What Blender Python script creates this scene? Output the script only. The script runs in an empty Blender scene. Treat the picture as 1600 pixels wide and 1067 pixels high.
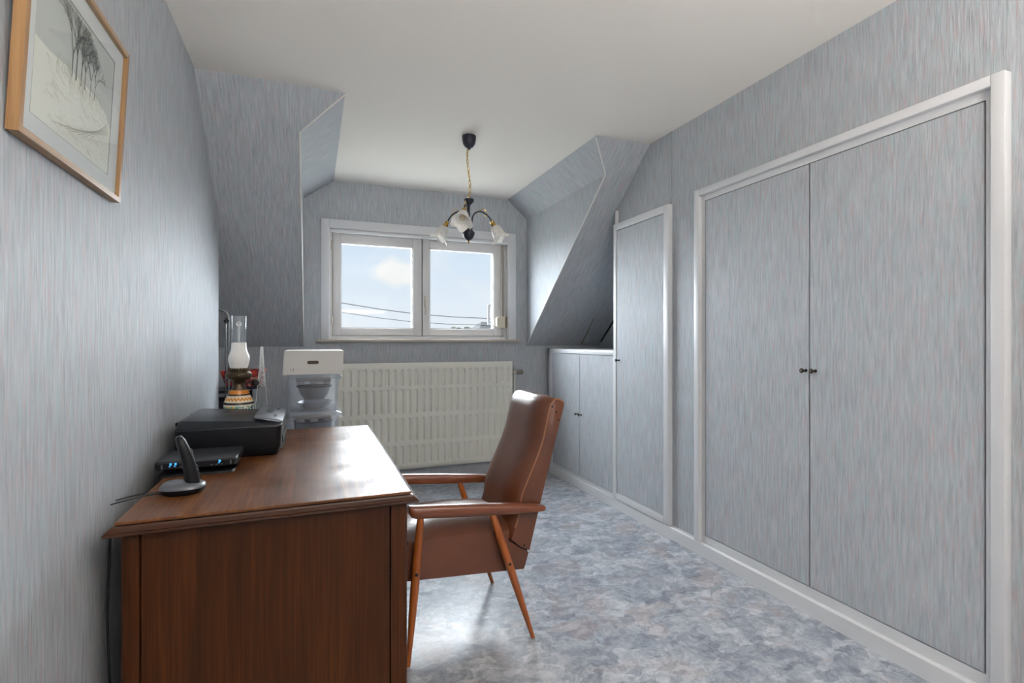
import bpy, bmesh, math, random
from mathutils import Vector, Matrix
random.seed(4)
C = bpy.context.scene.collection
SC = bpy.context.scene
PI = math.pi

# ---------------------------------------------------------------- camera
YAW, CAMZ = 0.3733, 1.2085
cam_data = bpy.data.cameras.new('camera'); cam_data.sensor_width = 36.0
cam_data.lens = 796.09 * 36 / 1600; cam_data.clip_start = 0.05; cam_data.clip_end = 600
cam_data.shift_y = -0.0004
cam = bpy.data.objects.new('camera', cam_data); C.objects.link(cam)
cam.location = (0, 0, CAMZ); cam.rotation_euler = (PI / 2, 0, -YAW)
SC.camera = cam

# ---------------------------------------------------------------- world, lights, exposure
SC.view_settings.view_transform = 'Standard'; SC.view_settings.look = 'None'
SC.view_settings.gamma = 1.0; SC.view_settings.use_curve_mapping = False
SC.view_settings.exposure = 0.0
SKY_STRENGTH = 1.0
SUN_STRENGTH, SUN_ANGLE = 84.0, 140.0
FILL_POWER = 18.0
BOUNCE_POWER = 118.0

def nd(nt, t, **kw):
    n = nt.nodes.new(t)
    for k, v in kw.items():
        if k.startswith('i_'): n.inputs[k[2:]].default_value = v
        else: setattr(n, k, v)
    return n
def ramp(nt, stops, interp='LINEAR'):
    r = nt.nodes.new('ShaderNodeValToRGB'); e = r.color_ramp.elements; r.color_ramp.interpolation = interp
    while len(e) < len(stops): e.new(0.5)
    for k, (p, c) in enumerate(stops):
        e[k].position = p; e[k].color = c if len(c) == 4 else (*c, 1)
    return r
def srgb(r, g, b):
    f = lambda v: (v / 255 / 12.92) if v / 255 <= .04045 else ((v / 255 + .055) / 1.055) ** 2.4
    return (f(r), f(g), f(b))

w = bpy.data.worlds.new('sky'); SC.world = w; w.use_nodes = True
nt = w.node_tree; nt.nodes.clear(); L = nt.links.new
tc = nd(nt, 'ShaderNodeTexCoord'); sep = nd(nt, 'ShaderNodeSeparateXYZ'); L(tc.outputs['Generated'], sep.inputs[0])
grad = ramp(nt, [(0.0, srgb(238, 243, 250)), (0.06, srgb(234, 242, 252)), (0.22, srgb(212, 230, 250)), (1.0, srgb(170, 206, 246))])
L(sep.outputs['Z'], grad.inputs[0])
mp = nd(nt, 'ShaderNodeMapping'); mp.inputs['Scale'].default_value = (3.2, 3.2, 6.5); mp.inputs['Location'].default_value = (.35, 0, .2)
L(tc.outputs['Generated'], mp.inputs[0])
nz = nd(nt, 'ShaderNodeTexNoise', i_Scale=1.6, i_Detail=7.0, i_Roughness=.52); L(mp.outputs[0], nz.inputs['Vector'])
cl = ramp(nt, [(0.50, (0, 0, 0)), (0.66, (1, 1, 1))]); L(nz.outputs[0], cl.inputs[0])
# one heaped cloud of its own direction over the houses
vm = nd(nt, 'ShaderNodeVectorMath', operation='SUBTRACT'); vm.inputs[1].default_value = (.148, .980, .132); L(tc.outputs['Generated'], vm.inputs[0])
vs = nd(nt, 'ShaderNodeVectorMath', operation='MULTIPLY'); vs.inputs[1].default_value = (12.0, 12.0, 27.0); L(vm.outputs[0], vs.inputs[0])
vl = nd(nt, 'ShaderNodeVectorMath', operation='LENGTH'); L(vs.outputs[0], vl.inputs[0])
nz2 = nd(nt, 'ShaderNodeTexNoise', i_Scale=16.0, i_Detail=6.0); L(tc.outputs['Generated'], nz2.inputs['Vector'])
ma = nd(nt, 'ShaderNodeMath', operation='MULTIPLY_ADD'); ma.inputs[1].default_value = 1.5; L(nz2.outputs[0], ma.inputs[0]); L(vl.outputs['Value'], ma.inputs[2])
cl2 = ramp(nt, [(0.0, (1, 1, 1)), (.55, (1, 1, 1)), (.8, (0, 0, 0))])
mh = nd(nt, 'ShaderNodeMath', operation='MULTIPLY'); mh.inputs[1].default_value = .5; L(ma.outputs[0], mh.inputs[0]); L(mh.outputs[0], cl2.inputs[0])
mx = nd(nt, 'ShaderNodeMath', operation='MAXIMUM'); L(cl2.outputs[0], mx.inputs[0])
half = nd(nt, 'ShaderNodeMath', operation='MULTIPLY'); half.inputs[1].default_value = .45; L(cl.outputs[0], half.inputs[0]); L(half.outputs[0], mx.inputs[1])
mc = nd(nt, 'ShaderNodeMix', data_type='RGBA'); mc.inputs['B'].default_value = (*srgb(250, 250, 249), 1)
L(mx.outputs[0], mc.inputs['Factor']); L(grad.outputs[0], mc.inputs['A'])
bg = nd(nt, 'ShaderNodeBackground'); bg.inputs[1].default_value = SKY_STRENGTH; L(mc.outputs['Result'], bg.inputs[0])
wo = nd(nt, 'ShaderNodeOutputWorld'); L(bg.outputs[0], wo.inputs[0])

def lamp(name, kind, loc, direction, energy, color, **kw):
    d = bpy.data.lights.new(name, kind); d.energy = energy; d.color = color
    for k, v in kw.items(): setattr(d, k, v)
    o = bpy.data.objects.new(name, d); C.objects.link(o); o.location = loc
    o.rotation_euler = Vector(direction).to_track_quat('-Z', 'Y').to_euler()
    return o
# hazy bright sun in front of the dormer window, softened by thin cloud
lamp('hazy_sun', 'SUN', (1, 9, 6), (0, -1, -.40), SUN_STRENGTH, (.90, .95, 1.0), angle=math.radians(SUN_ANGLE))
# added fill light outside the added window, behind the photographer
lamp('rear_fill', 'AREA', (.8, -2.52, 1.65), (0, 1, -.02), FILL_POWER, (1.0, .95, .88), shape='RECTANGLE', size=1.7, size_y=1.25)
# added warm fill light behind the photographer, thrown at the white ceiling
lamp('ceiling_fill', 'AREA', (.8, -.9, 1.75), (0, .12, 1), BOUNCE_POWER, (1.0, .935, .86), shape='DISK', size=.9)

# ---------------------------------------------------------------- dimensions of the room (metres)
XL, XR, YS, YB, H = -.5196, 2.063, 2.785, 4.347, 2.5
XA, XB, XC, XD, ZCH, ZK = .159, 1.659, -.067, 1.8467, 2.3336, 1.165
YF, XREC, XNI, YLE = -2.4, 2.62, -1.3, 3.456
SL = (H - ZK) / (YB - YS)
SY = lambda z: YS + (H - z) / SL
SZ = lambda y: H - (y - YS) * SL

# ---------------------------------------------------------------- materials
MATS = {}
def mat(name, color=(.8, .8, .8), rough=.5, metal=0.0, spec=.5, coat=0.0, alpha=1.0, trans=0.0, emit=None, bump=None):
    if name in MATS: return MATS[name]
    m = bpy.data.materials.new(name); m.use_nodes = True
    b = m.node_tree.nodes['Principled BSDF']
    b.inputs['Base Color'].default_value = (*color, 1); b.inputs['Roughness'].default_value = rough
    b.inputs['Metallic'].default_value = metal; b.inputs['Specular IOR Level'].default_value = spec
    b.inputs['Coat Weight'].default_value = coat; b.inputs['Alpha'].default_value = alpha
    b.inputs['Transmission Weight'].default_value = trans
    if emit: b.inputs['Emission Color'].default_value = (*emit[0], 1); b.inputs['Emission Strength'].default_value = emit[1]
    if bump:
        n = nd(m.node_tree, 'ShaderNodeTexNoise', i_Scale=bump[0], i_Detail=3.0)
        t = nd(m.node_tree, 'ShaderNodeTexCoord'); m.node_tree.links.new(t.outputs['Object'], n.inputs['Vector'])
        bp = nd(m.node_tree, 'ShaderNodeBump', i_Strength=bump[1], i_Distance=bump[2])
        m.node_tree.links.new(n.outputs[0], bp.inputs['Height']); m.node_tree.links.new(bp.outputs[0], b.inputs['Normal'])
    MATS[name] = m
    return m

def wallpaper(name='wallpaper', seam=0.0):
    m = mat(name, rough=.58, spec=.30); nt = m.node_tree; L = nt.links.new; b = nt.nodes['Principled BSDF']
    uv = nd(nt, 'ShaderNodeUVMap')
    def streak(su, sv, off, det=3.0, dist=0.0):
        mp = nd(nt, 'ShaderNodeMapping'); mp.inputs['Scale'].default_value = (su, sv, 1); mp.inputs['Location'].default_value = (off, off * .7, 0)
        L(uv.outputs[0], mp.inputs[0])
        n = nd(nt, 'ShaderNodeTexNoise', i_Scale=1.0, i_Detail=det, i_Roughness=.6, i_Distortion=dist); L(mp.outputs[0], n.inputs['Vector'])
        return n
    n1 = streak(120, 7.5, 3.1, 3.0, .5); n2 = streak(85, 8.5, 17.7, 2.0, .6); n3 = streak(100, 9.0, 41.3, 2.0, .6); n4 = streak(330, 12, 9.9, 2.0)
    r1 = ramp(nt, [(.30, srgb(152, 156, 163)), (.50, srgb(170, 174, 180)), (.72, srgb(187, 191, 196))]); L(n1.outputs[0], r1.inputs[0])
    r2 = ramp(nt, [(.50, (0, 0, 0)), (.66, (1, 1, 1))]); L(n2.outputs[0], r2.inputs[0])
    r3 = ramp(nt, [(.53, (0, 0, 0)), (.68, (1, 1, 1))]); L(n3.outputs[0], r3.inputs[0])
    f2 = nd(nt, 'ShaderNodeMath', operation='MULTIPLY'); f2.inputs[1].default_value = .44; L(r2.outputs[0], f2.inputs[0])
    f3 = nd(nt, 'ShaderNodeMath', operation='MULTIPLY'); f3.inputs[1].default_value = .46; L(r3.outputs[0], f3.inputs[0])
    a = nd(nt, 'ShaderNodeMix', data_type='RGBA'); a.inputs['B'].default_value = (*srgb(164, 188, 192), 1)
    L(f2.outputs[0], a.inputs['Factor']); L(r1.outputs[0], a.inputs['A'])
    c = nd(nt, 'ShaderNodeMix', data_type='RGBA'); c.inputs['B'].default_value = (*srgb(186, 158, 161), 1)
    L(f3.outputs[0], c.inputs['Factor']); L(a.outputs['Result'], c.inputs['A'])
    last = c.outputs['Result']
    if seam:
        sp = nd(nt, 'ShaderNodeSeparateXYZ'); L(uv.outputs[0], sp.inputs[0])
        ad = nd(nt, 'ShaderNodeMath', operation='ADD'); ad.inputs[1].default_value = seam; L(sp.outputs[0], ad.inputs[0])
        md = nd(nt, 'ShaderNodeMath', operation='PINGPONG'); md.inputs[1].default_value = .265; L(ad.outputs[0], md.inputs[0])
        ls = nd(nt, 'ShaderNodeMath', operation='LESS_THAN'); ls.inputs[1].default_value = .0011; L(md.outputs[0], ls.inputs[0])
        wn = nd(nt, 'ShaderNodeTexNoise', i_Scale=3.0); L(uv.outputs[0], wn.inputs['Vector'])
        mu = nd(nt, 'ShaderNodeMath', operation='MULTIPLY'); L(ls.outputs[0], mu.inputs[0]); L(wn.outputs[0], mu.inputs[1])
        sm = nd(nt, 'ShaderNodeMix', data_type='RGBA'); sm.inputs['B'].default_value = (*srgb(84, 88, 96), 1)
        L(mu.outputs[0], sm.inputs['Factor']); L(last, sm.inputs['A']); last = sm.outputs['Result']
    L(last, b.inputs['Base Color'])
    hm = nd(nt, 'ShaderNodeMath', operation='ADD'); L(n1.outputs[0], hm.inputs[0]); L(n4.outputs[0], hm.inputs[1])
    bp = nd(nt, 'ShaderNodeBump', i_Strength=.55, i_Distance=.0022); L(hm.outputs[0], bp.inputs['Height']); L(bp.outputs[0], b.inputs['Normal'])
    return m

def wood(name, dark, mid, light, axis, rough=.32, coat=.25, fine=1.0, wear=0.0, spec=.5):
    m = mat(name, rough=rough, coat=coat, spec=spec); nt = m.node_tree; L = nt.links.new; b = nt.nodes['Principled BSDF']
    b.inputs['Coat Roughness'].default_value = .22
    t = nd(nt, 'ShaderNodeTexCoord'); mp = nd(nt, 'ShaderNodeMapping')
    sc = [95 * fine] * 3; sc[axis] = 2.6; mp.inputs['Scale'].default_value = sc; L(t.outputs['Object'], mp.inputs[0])
    n = nd(nt, 'ShaderNodeTexNoise', i_Scale=1.0, i_Detail=5.0, i_Roughness=.65, i_Distortion=.4); L(mp.outputs[0], n.inputs['Vector'])
    mp2 = nd(nt, 'ShaderNodeMapping'); s2 = [9 * fine] * 3; s2[axis] = .9; mp2.inputs['Scale'].default_value = s2; L(t.outputs['Object'], mp2.inputs[0])
    n2 = nd(nt, 'ShaderNodeTexNoise', i_Scale=1.0, i_Detail=3.0, i_Distortion=1.1); L(mp2.outputs[0], n2.inputs['Vector'])
    ad = nd(nt, 'ShaderNodeMath', operation='MULTIPLY_ADD'); ad.inputs[1].default_value = .55; L(n.outputs[0], ad.inputs[0])
    h2 = nd(nt, 'ShaderNodeMath', operation='MULTIPLY'); h2.inputs[1].default_value = .45; L(n2.outputs[0], h2.inputs[0]); L(h2.outputs[0], ad.inputs[2])
    r = ramp(nt, [(.34, dark), (.5, mid), (.66, light)]); L(ad.outputs[0], r.inputs[0])
    L(r.outputs[0], b.inputs['Base Color'])
    bp = nd(nt, 'ShaderNodeBump', i_Strength=.25, i_Distance=.0006); L(n.outputs[0], bp.inputs['Height']); L(bp.outputs[0], b.inputs['Normal'])
    if wear:
        n3 = nd(nt, 'ShaderNodeTexNoise', i_Scale=5.0, i_Detail=3.0, i_Roughness=.5); L(t.outputs['Object'], n3.inputs['Vector'])
        rr = ramp(nt, [(.30, (rough - .05,) * 3), (.70, (rough + wear,) * 3)]); L(n3.outputs[0], rr.inputs[0]); L(rr.outputs[0], b.inputs['Roughness'])
    return m

def vinyl():
    m = mat('marbled_vinyl', rough=.31, spec=.5); nt = m.node_tree; L = nt.links.new; b = nt.nodes['Principled BSDF']
    t = nd(nt, 'ShaderNodeTexCoord')
    dn = nd(nt, 'ShaderNodeTexNoise', i_Scale=7.0, i_Detail=5.0); L(t.outputs['Object'], dn.inputs['Vector'])
    mm = nd(nt, 'ShaderNodeMix', data_type='VECTOR'); mm.inputs['Factor'].default_value = .17
    L(t.outputs['Object'], mm.inputs['A']); L(dn.outputs['Color'], mm.inputs['B'])
    v = nd(nt, 'ShaderNodeTexVoronoi', i_Scale=9.5); L(mm.outputs['Result'], v.inputs['Vector'])
    bw = nd(nt, 'ShaderNodeSeparateColor'); L(v.outputs['Color'], bw.inputs[0])
    sq = nd(nt, 'ShaderNodeMapping'); sq.inputs['Scale'].default_value = (1.0, 2.1, 1); sq.inputs['Rotation'].default_value = (0, 0, .6); L(mm.outputs['Result'], sq.inputs[0])
    v2 = nd(nt, 'ShaderNodeTexVoronoi', i_Scale=15.0); L(sq.outputs[0], v2.inputs['Vector'])
    b2 = nd(nt, 'ShaderNodeSeparateColor'); L(v2.outputs['Color'], b2.inputs[0])
    n = nd(nt, 'ShaderNodeTexNoise', i_Scale=20.0, i_Detail=11.0, i_Roughness=.72, i_Distortion=.9); L(t.outputs['Object'], n.inputs['Vector'])
    s0 = nd(nt, 'ShaderNodeMath', operation='MULTIPLY'); s0.inputs[1].default_value = .18; L(b2.outputs[0], s0.inputs[0])
    s1 = nd(nt, 'ShaderNodeMath', operation='MULTIPLY_ADD'); s1.inputs[1].default_value = .12; L(bw.outputs[0], s1.inputs[0]); L(s0.outputs[0], s1.inputs[2])
    s = nd(nt, 'ShaderNodeMath', operation='MULTIPLY_ADD'); s.inputs[1].default_value = .70; L(n.outputs[0], s.inputs[0]); L(s1.outputs[0], s.inputs[2])
    r = ramp(nt, [(.30, srgb(108, 115, 129)), (.43, srgb(142, 149, 161)), (.54, srgb(168, 174, 183)), (.68, srgb(200, 203, 208))]); L(s.outputs[0], r.inputs[0])
    # brownish pink tint in some flakes
    r2 = ramp(nt, [(.80, (0, 0, 0)), (.95, (1, 1, 1))]); L(bw.outputs[1], r2.inputs[0])
    n2 = nd(nt, 'ShaderNodeTexNoise', i_Scale=6.0, i_Detail=6.0, i_Distortion=1.0); L(t.outputs['Object'], n2.inputs['Vector'])
    r3 = ramp(nt, [(.56, (0, 0, 0)), (.70, (1, 1, 1))]); L(n2.outputs[0], r3.inputs[0])
    mx = nd(nt, 'ShaderNodeMath', operation='MAXIMUM'); L(r2.outputs[0], mx.inputs[0]); L(r3.outputs[0], mx.inputs[1])
    f = nd(nt, 'ShaderNodeMath', operation='MULTIPLY'); f.inputs[1].default_value = .38; L(mx.outputs[0], f.inputs[0])
    a = nd(nt, 'ShaderNodeMix', data_type='RGBA'); a.inputs['B'].default_value = (*srgb(176, 158, 153), 1); L(f.outputs[0], a.inputs['Factor']); L(r.outputs[0], a.inputs['A'])
    # dark veins
    n4 = nd(nt, 'ShaderNodeTexNoise', i_Scale=5.0, i_Detail=8.0, i_Roughness=.62, i_Distortion=1.6); L(t.outputs['Object'], n4.inputs['Vector'])
    r4 = ramp(nt, [(.470, (0, 0, 0)), (.498, (1, 1, 1)), (.502, (1, 1, 1)), (.53, (0, 0, 0))]); L(n4.outputs[0], r4.inputs[0])
    f4 = nd(nt, 'ShaderNodeMath', operation='MULTIPLY'); f4.inputs[1].default_value = .42; L(r4.outputs[0], f4.inputs[0])
    c = nd(nt, 'ShaderNodeMix', data_type='RGBA'); c.inputs['B'].default_value = (*srgb(104, 107, 117), 1); L(f4.outputs[0], c.inputs['Factor']); L(a.outputs['Result'], c.inputs['A'])
    L(c.outputs['Result'], b.inputs['Base Color'])
    n5 = nd(nt, 'ShaderNodeTexNoise', i_Scale=4.5, i_Detail=2.0); L(t.outputs['Object'], n5.inputs['Vector'])
    bp = nd(nt, 'ShaderNodeBump', i_Strength=.18, i_Distance=.006); L(n5.outputs[0], bp.inputs['Height'])
    bp2 = nd(nt, 'ShaderNodeBump', i_Strength=.25, i_Distance=.001); L(n.outputs[0], bp2.inputs['Height']); L(bp.outputs[0], bp2.inputs['Normal']); L(bp2.outputs[0], b.inputs['Normal'])
    return m

def thin_glass(name, tint=(1, 1, 1), gloss=.06, haze=0.0):
    m = bpy.data.materials.new(name); m.use_nodes = True; nt = m.node_tree; nt.nodes.clear(); L = nt.links.new
    tr = nd(nt, 'ShaderNodeBsdfTransparent'); tr.inputs[0].default_value = (*tint, 1)
    gl = nd(nt, 'ShaderNodeBsdfGlossy'); gl.inputs['Roughness'].default_value = .03
    lw = nd(nt, 'ShaderNodeLayerWeight'); pw = nd(nt, 'ShaderNodeMath', operation='POWER'); pw.inputs[1].default_value = 4.0; L(lw.outputs['Facing'], pw.inputs[0])
    sc = nd(nt, 'ShaderNodeMath', operation='MULTIPLY_ADD'); sc.inputs[1].default_value = .5; sc.inputs[2].default_value = gloss * .5; L(pw.outputs[0], sc.inputs[0])
    mx = nd(nt, 'ShaderNodeMixShader'); L(sc.outputs[0], mx.inputs[0]); L(tr.outputs[0], mx.inputs[1]); L(gl.outputs[0], mx.inputs[2])
    out = nd(nt, 'ShaderNodeOutputMaterial'); last = mx.outputs[0]
    if haze:
        df = nd(nt, 'ShaderNodeBsdfDiffuse'); df.inputs[0].default_value = (.85, .88, .92, 1)
        tl = nd(nt, 'ShaderNodeBsdfTranslucent'); tl.inputs[0].default_value = (.85, .88, .92, 1)
        m1 = nd(nt, 'ShaderNodeMixShader'); m1.inputs[0].default_value = .5; L(df.outputs[0], m1.inputs[1]); L(tl.outputs[0], m1.inputs[2])
        m2 = nd(nt, 'ShaderNodeMixShader'); m2.inputs[0].default_value = haze; L(last, m2.inputs[1]); L(m1.outputs[0], m2.inputs[2]); last = m2.outputs[0]
    L(last, out.inputs[0]); MATS[name] = m
    return m

WP = wallpaper('striped_wallpaper'); WPL = wallpaper('striped_wallpaper_lengths', seam=.153)
VINYL = vinyl()
CEIL = mat('ceiling_paint', srgb(238, 233, 227), .9, spec=.2, bump=(60, .15, .002))
PAINT = mat('white_gloss_paint', srgb(207, 208, 211), .38, bump=(45, .08, .001))
PVC = mat('white_window_plastic', srgb(216, 214, 214), .35)
STONE = mat('beige_sill_stone', srgb(176, 168, 155), .6, bump=(80, .2, .001))
RAD = mat('cream_radiator_enamel', srgb(214, 212, 202), .38)
BRONZE = mat('dark_bronze', srgb(48, 44, 42), .35, metal=.8)
BRASSK = mat('aged_brass', srgb(150, 130, 112), .3, metal=.9)
GOLD = mat('polished_gold', srgb(206, 170, 92), .22, metal=1.0)
NAVY = mat('navy_black_metal', srgb(30, 32, 46), .45, metal=.2)
CHROME = mat('nickel', srgb(190, 185, 175), .28, metal=1.0)
OAK_V = wood('dark_oak_upright', srgb(40, 18, 5), srgb(62, 31, 10), srgb(84, 45, 17), 2, rough=.42, coat=0, fine=1.5, spec=.22)
OAK_E = wood('dark_oak_edge', srgb(40, 20, 9), srgb(60, 32, 16), srgb(80, 45, 24), 0, rough=.35, coat=.1)
OAK_Y = wood('dark_oak_lengthwise', srgb(68, 38, 18), srgb(98, 59, 31), srgb(128, 84, 48), 1, rough=.37, coat=0, wear=.16, spec=.30)
OAK_X = wood('dark_oak_crosswise', srgb(58, 31, 19), srgb(88, 50, 31), srgb(112, 68, 44), 0)
BEECH = wood('orange_brown_beech', srgb(126, 63, 22), srgb(154, 82, 32), srgb(178, 102, 46), 2, rough=.3, fine=.6)
BEECH_X = wood('brown_beech_arm', srgb(92, 48, 28), srgb(114, 62, 38), srgb(138, 80, 50), 0, rough=.28, fine=.6)
def leather():
    m = mat('brown_leatherette', srgb(104, 58, 34), .34, spec=.5, coat=.12); nt = m.node_tree; L = nt.links.new; b = nt.nodes['Principled BSDF']
    t = nd(nt, 'ShaderNodeTexCoord')
    n = nd(nt, 'ShaderNodeTexNoise', i_Scale=5.0, i_Detail=4.0); L(t.outputs['Object'], n.inputs['Vector'])
    r = ramp(nt, [(.3, srgb(84, 46, 29)), (.7, srgb(106, 60, 38))]); L(n.outputs[0], r.inputs[0]); L(r.outputs[0], b.inputs['Base Color'])
    v = nd(nt, 'ShaderNodeTexVoronoi', i_Scale=420.0); L(t.outputs['Object'], v.inputs['Vector'])
    bp = nd(nt, 'ShaderNodeBump', i_Strength=.12, i_Distance=.0008); L(v.outputs[0], bp.inputs['Height']); L(bp.outputs[0], b.inputs['Normal'])
    return m
LEATHER = leather()
BLACKP = mat('black_plastic', srgb(17, 19, 24), .38, spec=.32, bump=(300, .1, .0006))
GREYP = mat('anthracite_plastic', srgb(44, 46, 52), .42, bump=(300, .1, .0006))
LIDP = mat('printer_lid_plastic', srgb(34, 36, 42), .36, spec=.38, bump=(300, .1, .0006))
SILVER = mat('silver_plastic', srgb(104, 108, 116), .32, metal=.25)
BLUELED = mat('blue_led', srgb(70, 150, 210), .3, emit=(srgb(70, 170, 240), 1.2))
WHITEC = mat('white_cardboard', srgb(206, 205, 203), .7)
CLEARP = thin_glass('clear_plastic', (.95, .96, .975), .06, haze=.11)
GLASS = thin_glass('window_glass', (.97, .985, .985), .012)
CRYSTAL = thin_glass('clear_glass', (.95, .96, .96), .09, haze=.05)
FROST = mat('frosted_white_glass', srgb(244, 243, 240), .35)
def shade_glass():
    m = bpy.data.materials.new('alabaster_shade_glass'); m.use_nodes = True; nt = m.node_tree; nt.nodes.clear(); L = nt.links.new
    t = nd(nt, 'ShaderNodeTexCoord'); n = nd(nt, 'ShaderNodeTexNoise', i_Scale=28.0, i_Detail=4.0, i_Distortion=2.0); L(t.outputs['Object'], n.inputs['Vector'])
    r = ramp(nt, [(.35, srgb(240, 237, 232)), (.6, srgb(255, 254, 252))]); L(n.outputs[0], r.inputs[0])
    d = nd(nt, 'ShaderNodeBsdfDiffuse'); tl = nd(nt, 'ShaderNodeBsdfTranslucent'); L(r.outputs[0], d.inputs[0]); L(r.outputs[0], tl.inputs[0])
    m1 = nd(nt, 'ShaderNodeMixShader'); m1.inputs[0].default_value = .5; L(d.outputs[0], m1.inputs[1]); L(tl.outputs[0], m1.inputs[2])
    g = nd(nt, 'ShaderNodeBsdfGlossy'); g.inputs['Roughness'].default_value = .2
    m2 = nd(nt, 'ShaderNodeMixShader'); m2.inputs[0].default_value = .06; L(m1.outputs[0], m2.inputs[1]); L(g.outputs[0], m2.inputs[2])
    o = nd(nt, 'ShaderNodeOutputMaterial'); L(m2.outputs[0], o.inputs[0]); MATS['alabaster_shade_glass'] = m
    return m
SHADE = shade_glass()
DARKGAP = mat('dark_gap', srgb(22, 22, 24), .9)

# ---------------------------------------------------------------- mesh builder
class MB:
    def __init__(s): s.bm = bmesh.new()
    def box(s, x0, x1, y0, y1, z0, z1, bev=0.0, seg=2, mtx=None):
        r = bmesh.ops.create_cube(s.bm, size=1.0)
        vs = r['verts']
        for v in vs: v.co = Vector(((x0 + x1) / 2 + v.co.x * (x1 - x0), (y0 + y1) / 2 + v.co.y * (y1 - y0), (z0 + z1) / 2 + v.co.z * (z1 - z0)))
        if bev:
            es = list({e for v in vs for e in v.link_edges})
            q = bmesh.ops.bevel(s.bm, geom=es, offset=bev, segments=seg, affect='EDGES', profile=.5)
            vs = list({v for f in q['faces'] for v in f.verts} | {v for v in vs if v.is_valid})
        if mtx is not None:
            for v in vs: v.co = mtx @ v.co
        return s
    def prism(s, pts, vec):
        """closed polygon (3D points) extruded along vec"""
        vec = Vector(vec); a = [s.bm.verts.new(Vector(p)) for p in pts]; b = [s.bm.verts.new(Vector(p) + vec) for p in pts]
        s.bm.faces.new(a); s.bm.faces.new(b[::-1]); n = len(pts)
        for i in range(n): s.bm.faces.new((a[i], b[i], b[(i + 1) % n], a[(i + 1) % n]))
        return s
    def poly(s, pts):
        s.bm.faces.new([s.bm.verts.new(Vector(p)) for p in pts]); return s
    def loft(s, rings, closed=True, cap=True):
        vr = [[s.bm.verts.new(Vector(p)) for p in r] for r in rings]; n = len(vr[0])
        for a, b in zip(vr, vr[1:]):
            for i in range(n if closed else n - 1): s.bm.faces.new((a[i], a[(i + 1) % n], b[(i + 1) % n], b[i]))
        if cap and closed: s.bm.faces.new(vr[0][::-1]); s.bm.faces.new(vr[-1])
        return s
    def lathe(s, prof, c=(0, 0, 0), n=32, mtx=None, mod=None, cap=True):
        rings = []
        for r, z in prof:
            ring = []
            for k in range(n):
                a = 2 * PI * k / n; rr, zz = (r, z) if mod is None else mod(r, z, a)
                p = Vector((rr * math.cos(a), rr * math.sin(a), zz))
                if mtx is not None: p = mtx @ p
                ring.append(p + Vector(c))
            rings.append(ring)
        return s.loft(rings, True, cap)
    def tube(s, path, rad, n=10, cap=True):
        P = [Vector(p) for p in path]; rads = rad if isinstance(rad, (list, tuple)) else [rad] * len(P)
        rings = []; up = None
        for i, p in enumerate(P):
            t = (P[min(i + 1, len(P) - 1)] - P[max(i - 1, 0)]).normalized()
            if up is None: up = t.orthogonal().normalized()
            up = (up - t * up.dot(t)).normalized(); sd = t.cross(up)
            rings.append([p + (up * math.cos(2 * PI * k / n) + sd * math.sin(2 * PI * k / n)) * rads[i] for k in range(n)])
        return s.loft(rings, True, cap)
    def ball(s, c, r, u=12, v=8, sc=(1, 1, 1)):
        q = bmesh.ops.create_uvsphere(s.bm, u_segments=u, v_segments=v, radius=1.0)
        for x in q['verts']: x.co = Vector(c) + Vector((x.co.x * r * sc[0], x.co.y * r * sc[1], x.co.z * r * sc[2]))
        return s

def wloc(o):
    p = Vector((0, 0, 0))
    while o is not None: p += o.location; o = o.parent
    return p
def tag(o, label=None, cat=None, group=None, kind=None):
    for k, v in (('label', label), ('category', cat), ('group', group), ('kind', kind)):
        if v: o[k] = v
    return o
def thing(name, label, cat, loc, group=None):
    o = bpy.data.objects.new(name, None); C.objects.link(o); o.location = loc; o.empty_display_size = .05
    return tag(o, label, cat, group)
def obj(name, mb, m, parent=None, smooth=False, uv=False, origin=None, label=None, angle=35):
    """world-space bmesh -> ONE mesh object; vertices stored relative to its own origin"""
    bm = mb.bm; bmesh.ops.recalc_face_normals(bm, faces=bm.faces)
    if uv:
        lay = bm.loops.layers.uv.new('UVMap')
        for f in bm.faces:
            n = f.normal; z = Vector((0, 0, 1))
            u = z.cross(n) if abs(n.z) < .97 else Vector((1, 0, 0)); u.normalize(); v = n.cross(u)
            for l in f.loops: l[lay].uv = (l.vert.co.dot(u), l.vert.co.dot(v))
    base = wloc(parent) if parent is not None else Vector((0, 0, 0))
    o0 = Vector(origin) if origin is not None else base
    for v in bm.verts: v.co -= o0
    me = bpy.data.meshes.new(name); bm.to_mesh(me); bm.free()
    if smooth:
        for p in me.polygons: p.use_smooth = True
        me.set_sharp_from_angle(angle=math.radians(angle))
    if m is not None: me.materials.append(m)
    o = bpy.data.objects.new(name, me); C.objects.link(o); o.parent = parent; o.location = o0 - base
    if label: o['label'] = label
    return o
def struct(name, mb, m, label, cat, parent=None, uv=False, smooth=False):
    o = obj(name, mb, m, parent, uv=uv, smooth=smooth)
    return tag(o, label, cat, kind='structure')
def bez(p0, p1, p2, p3, n=12):
    out = []
    for i in range(n + 1):
        t = i / n; a = 1 - t
        out.append(tuple(a ** 3 * p0[k] + 3 * a * a * t * p1[k] + 3 * a * t * t * p2[k] + t ** 3 * p3[k] for k in range(3)))
    return out
def dup(o, parent=None, loc=None):
    c = o.copy(); C.objects.link(c); c.parent = parent
    if loc is not None: c.location = loc
    for ch in list(o.children): dup(ch, c)
    return c

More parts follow.
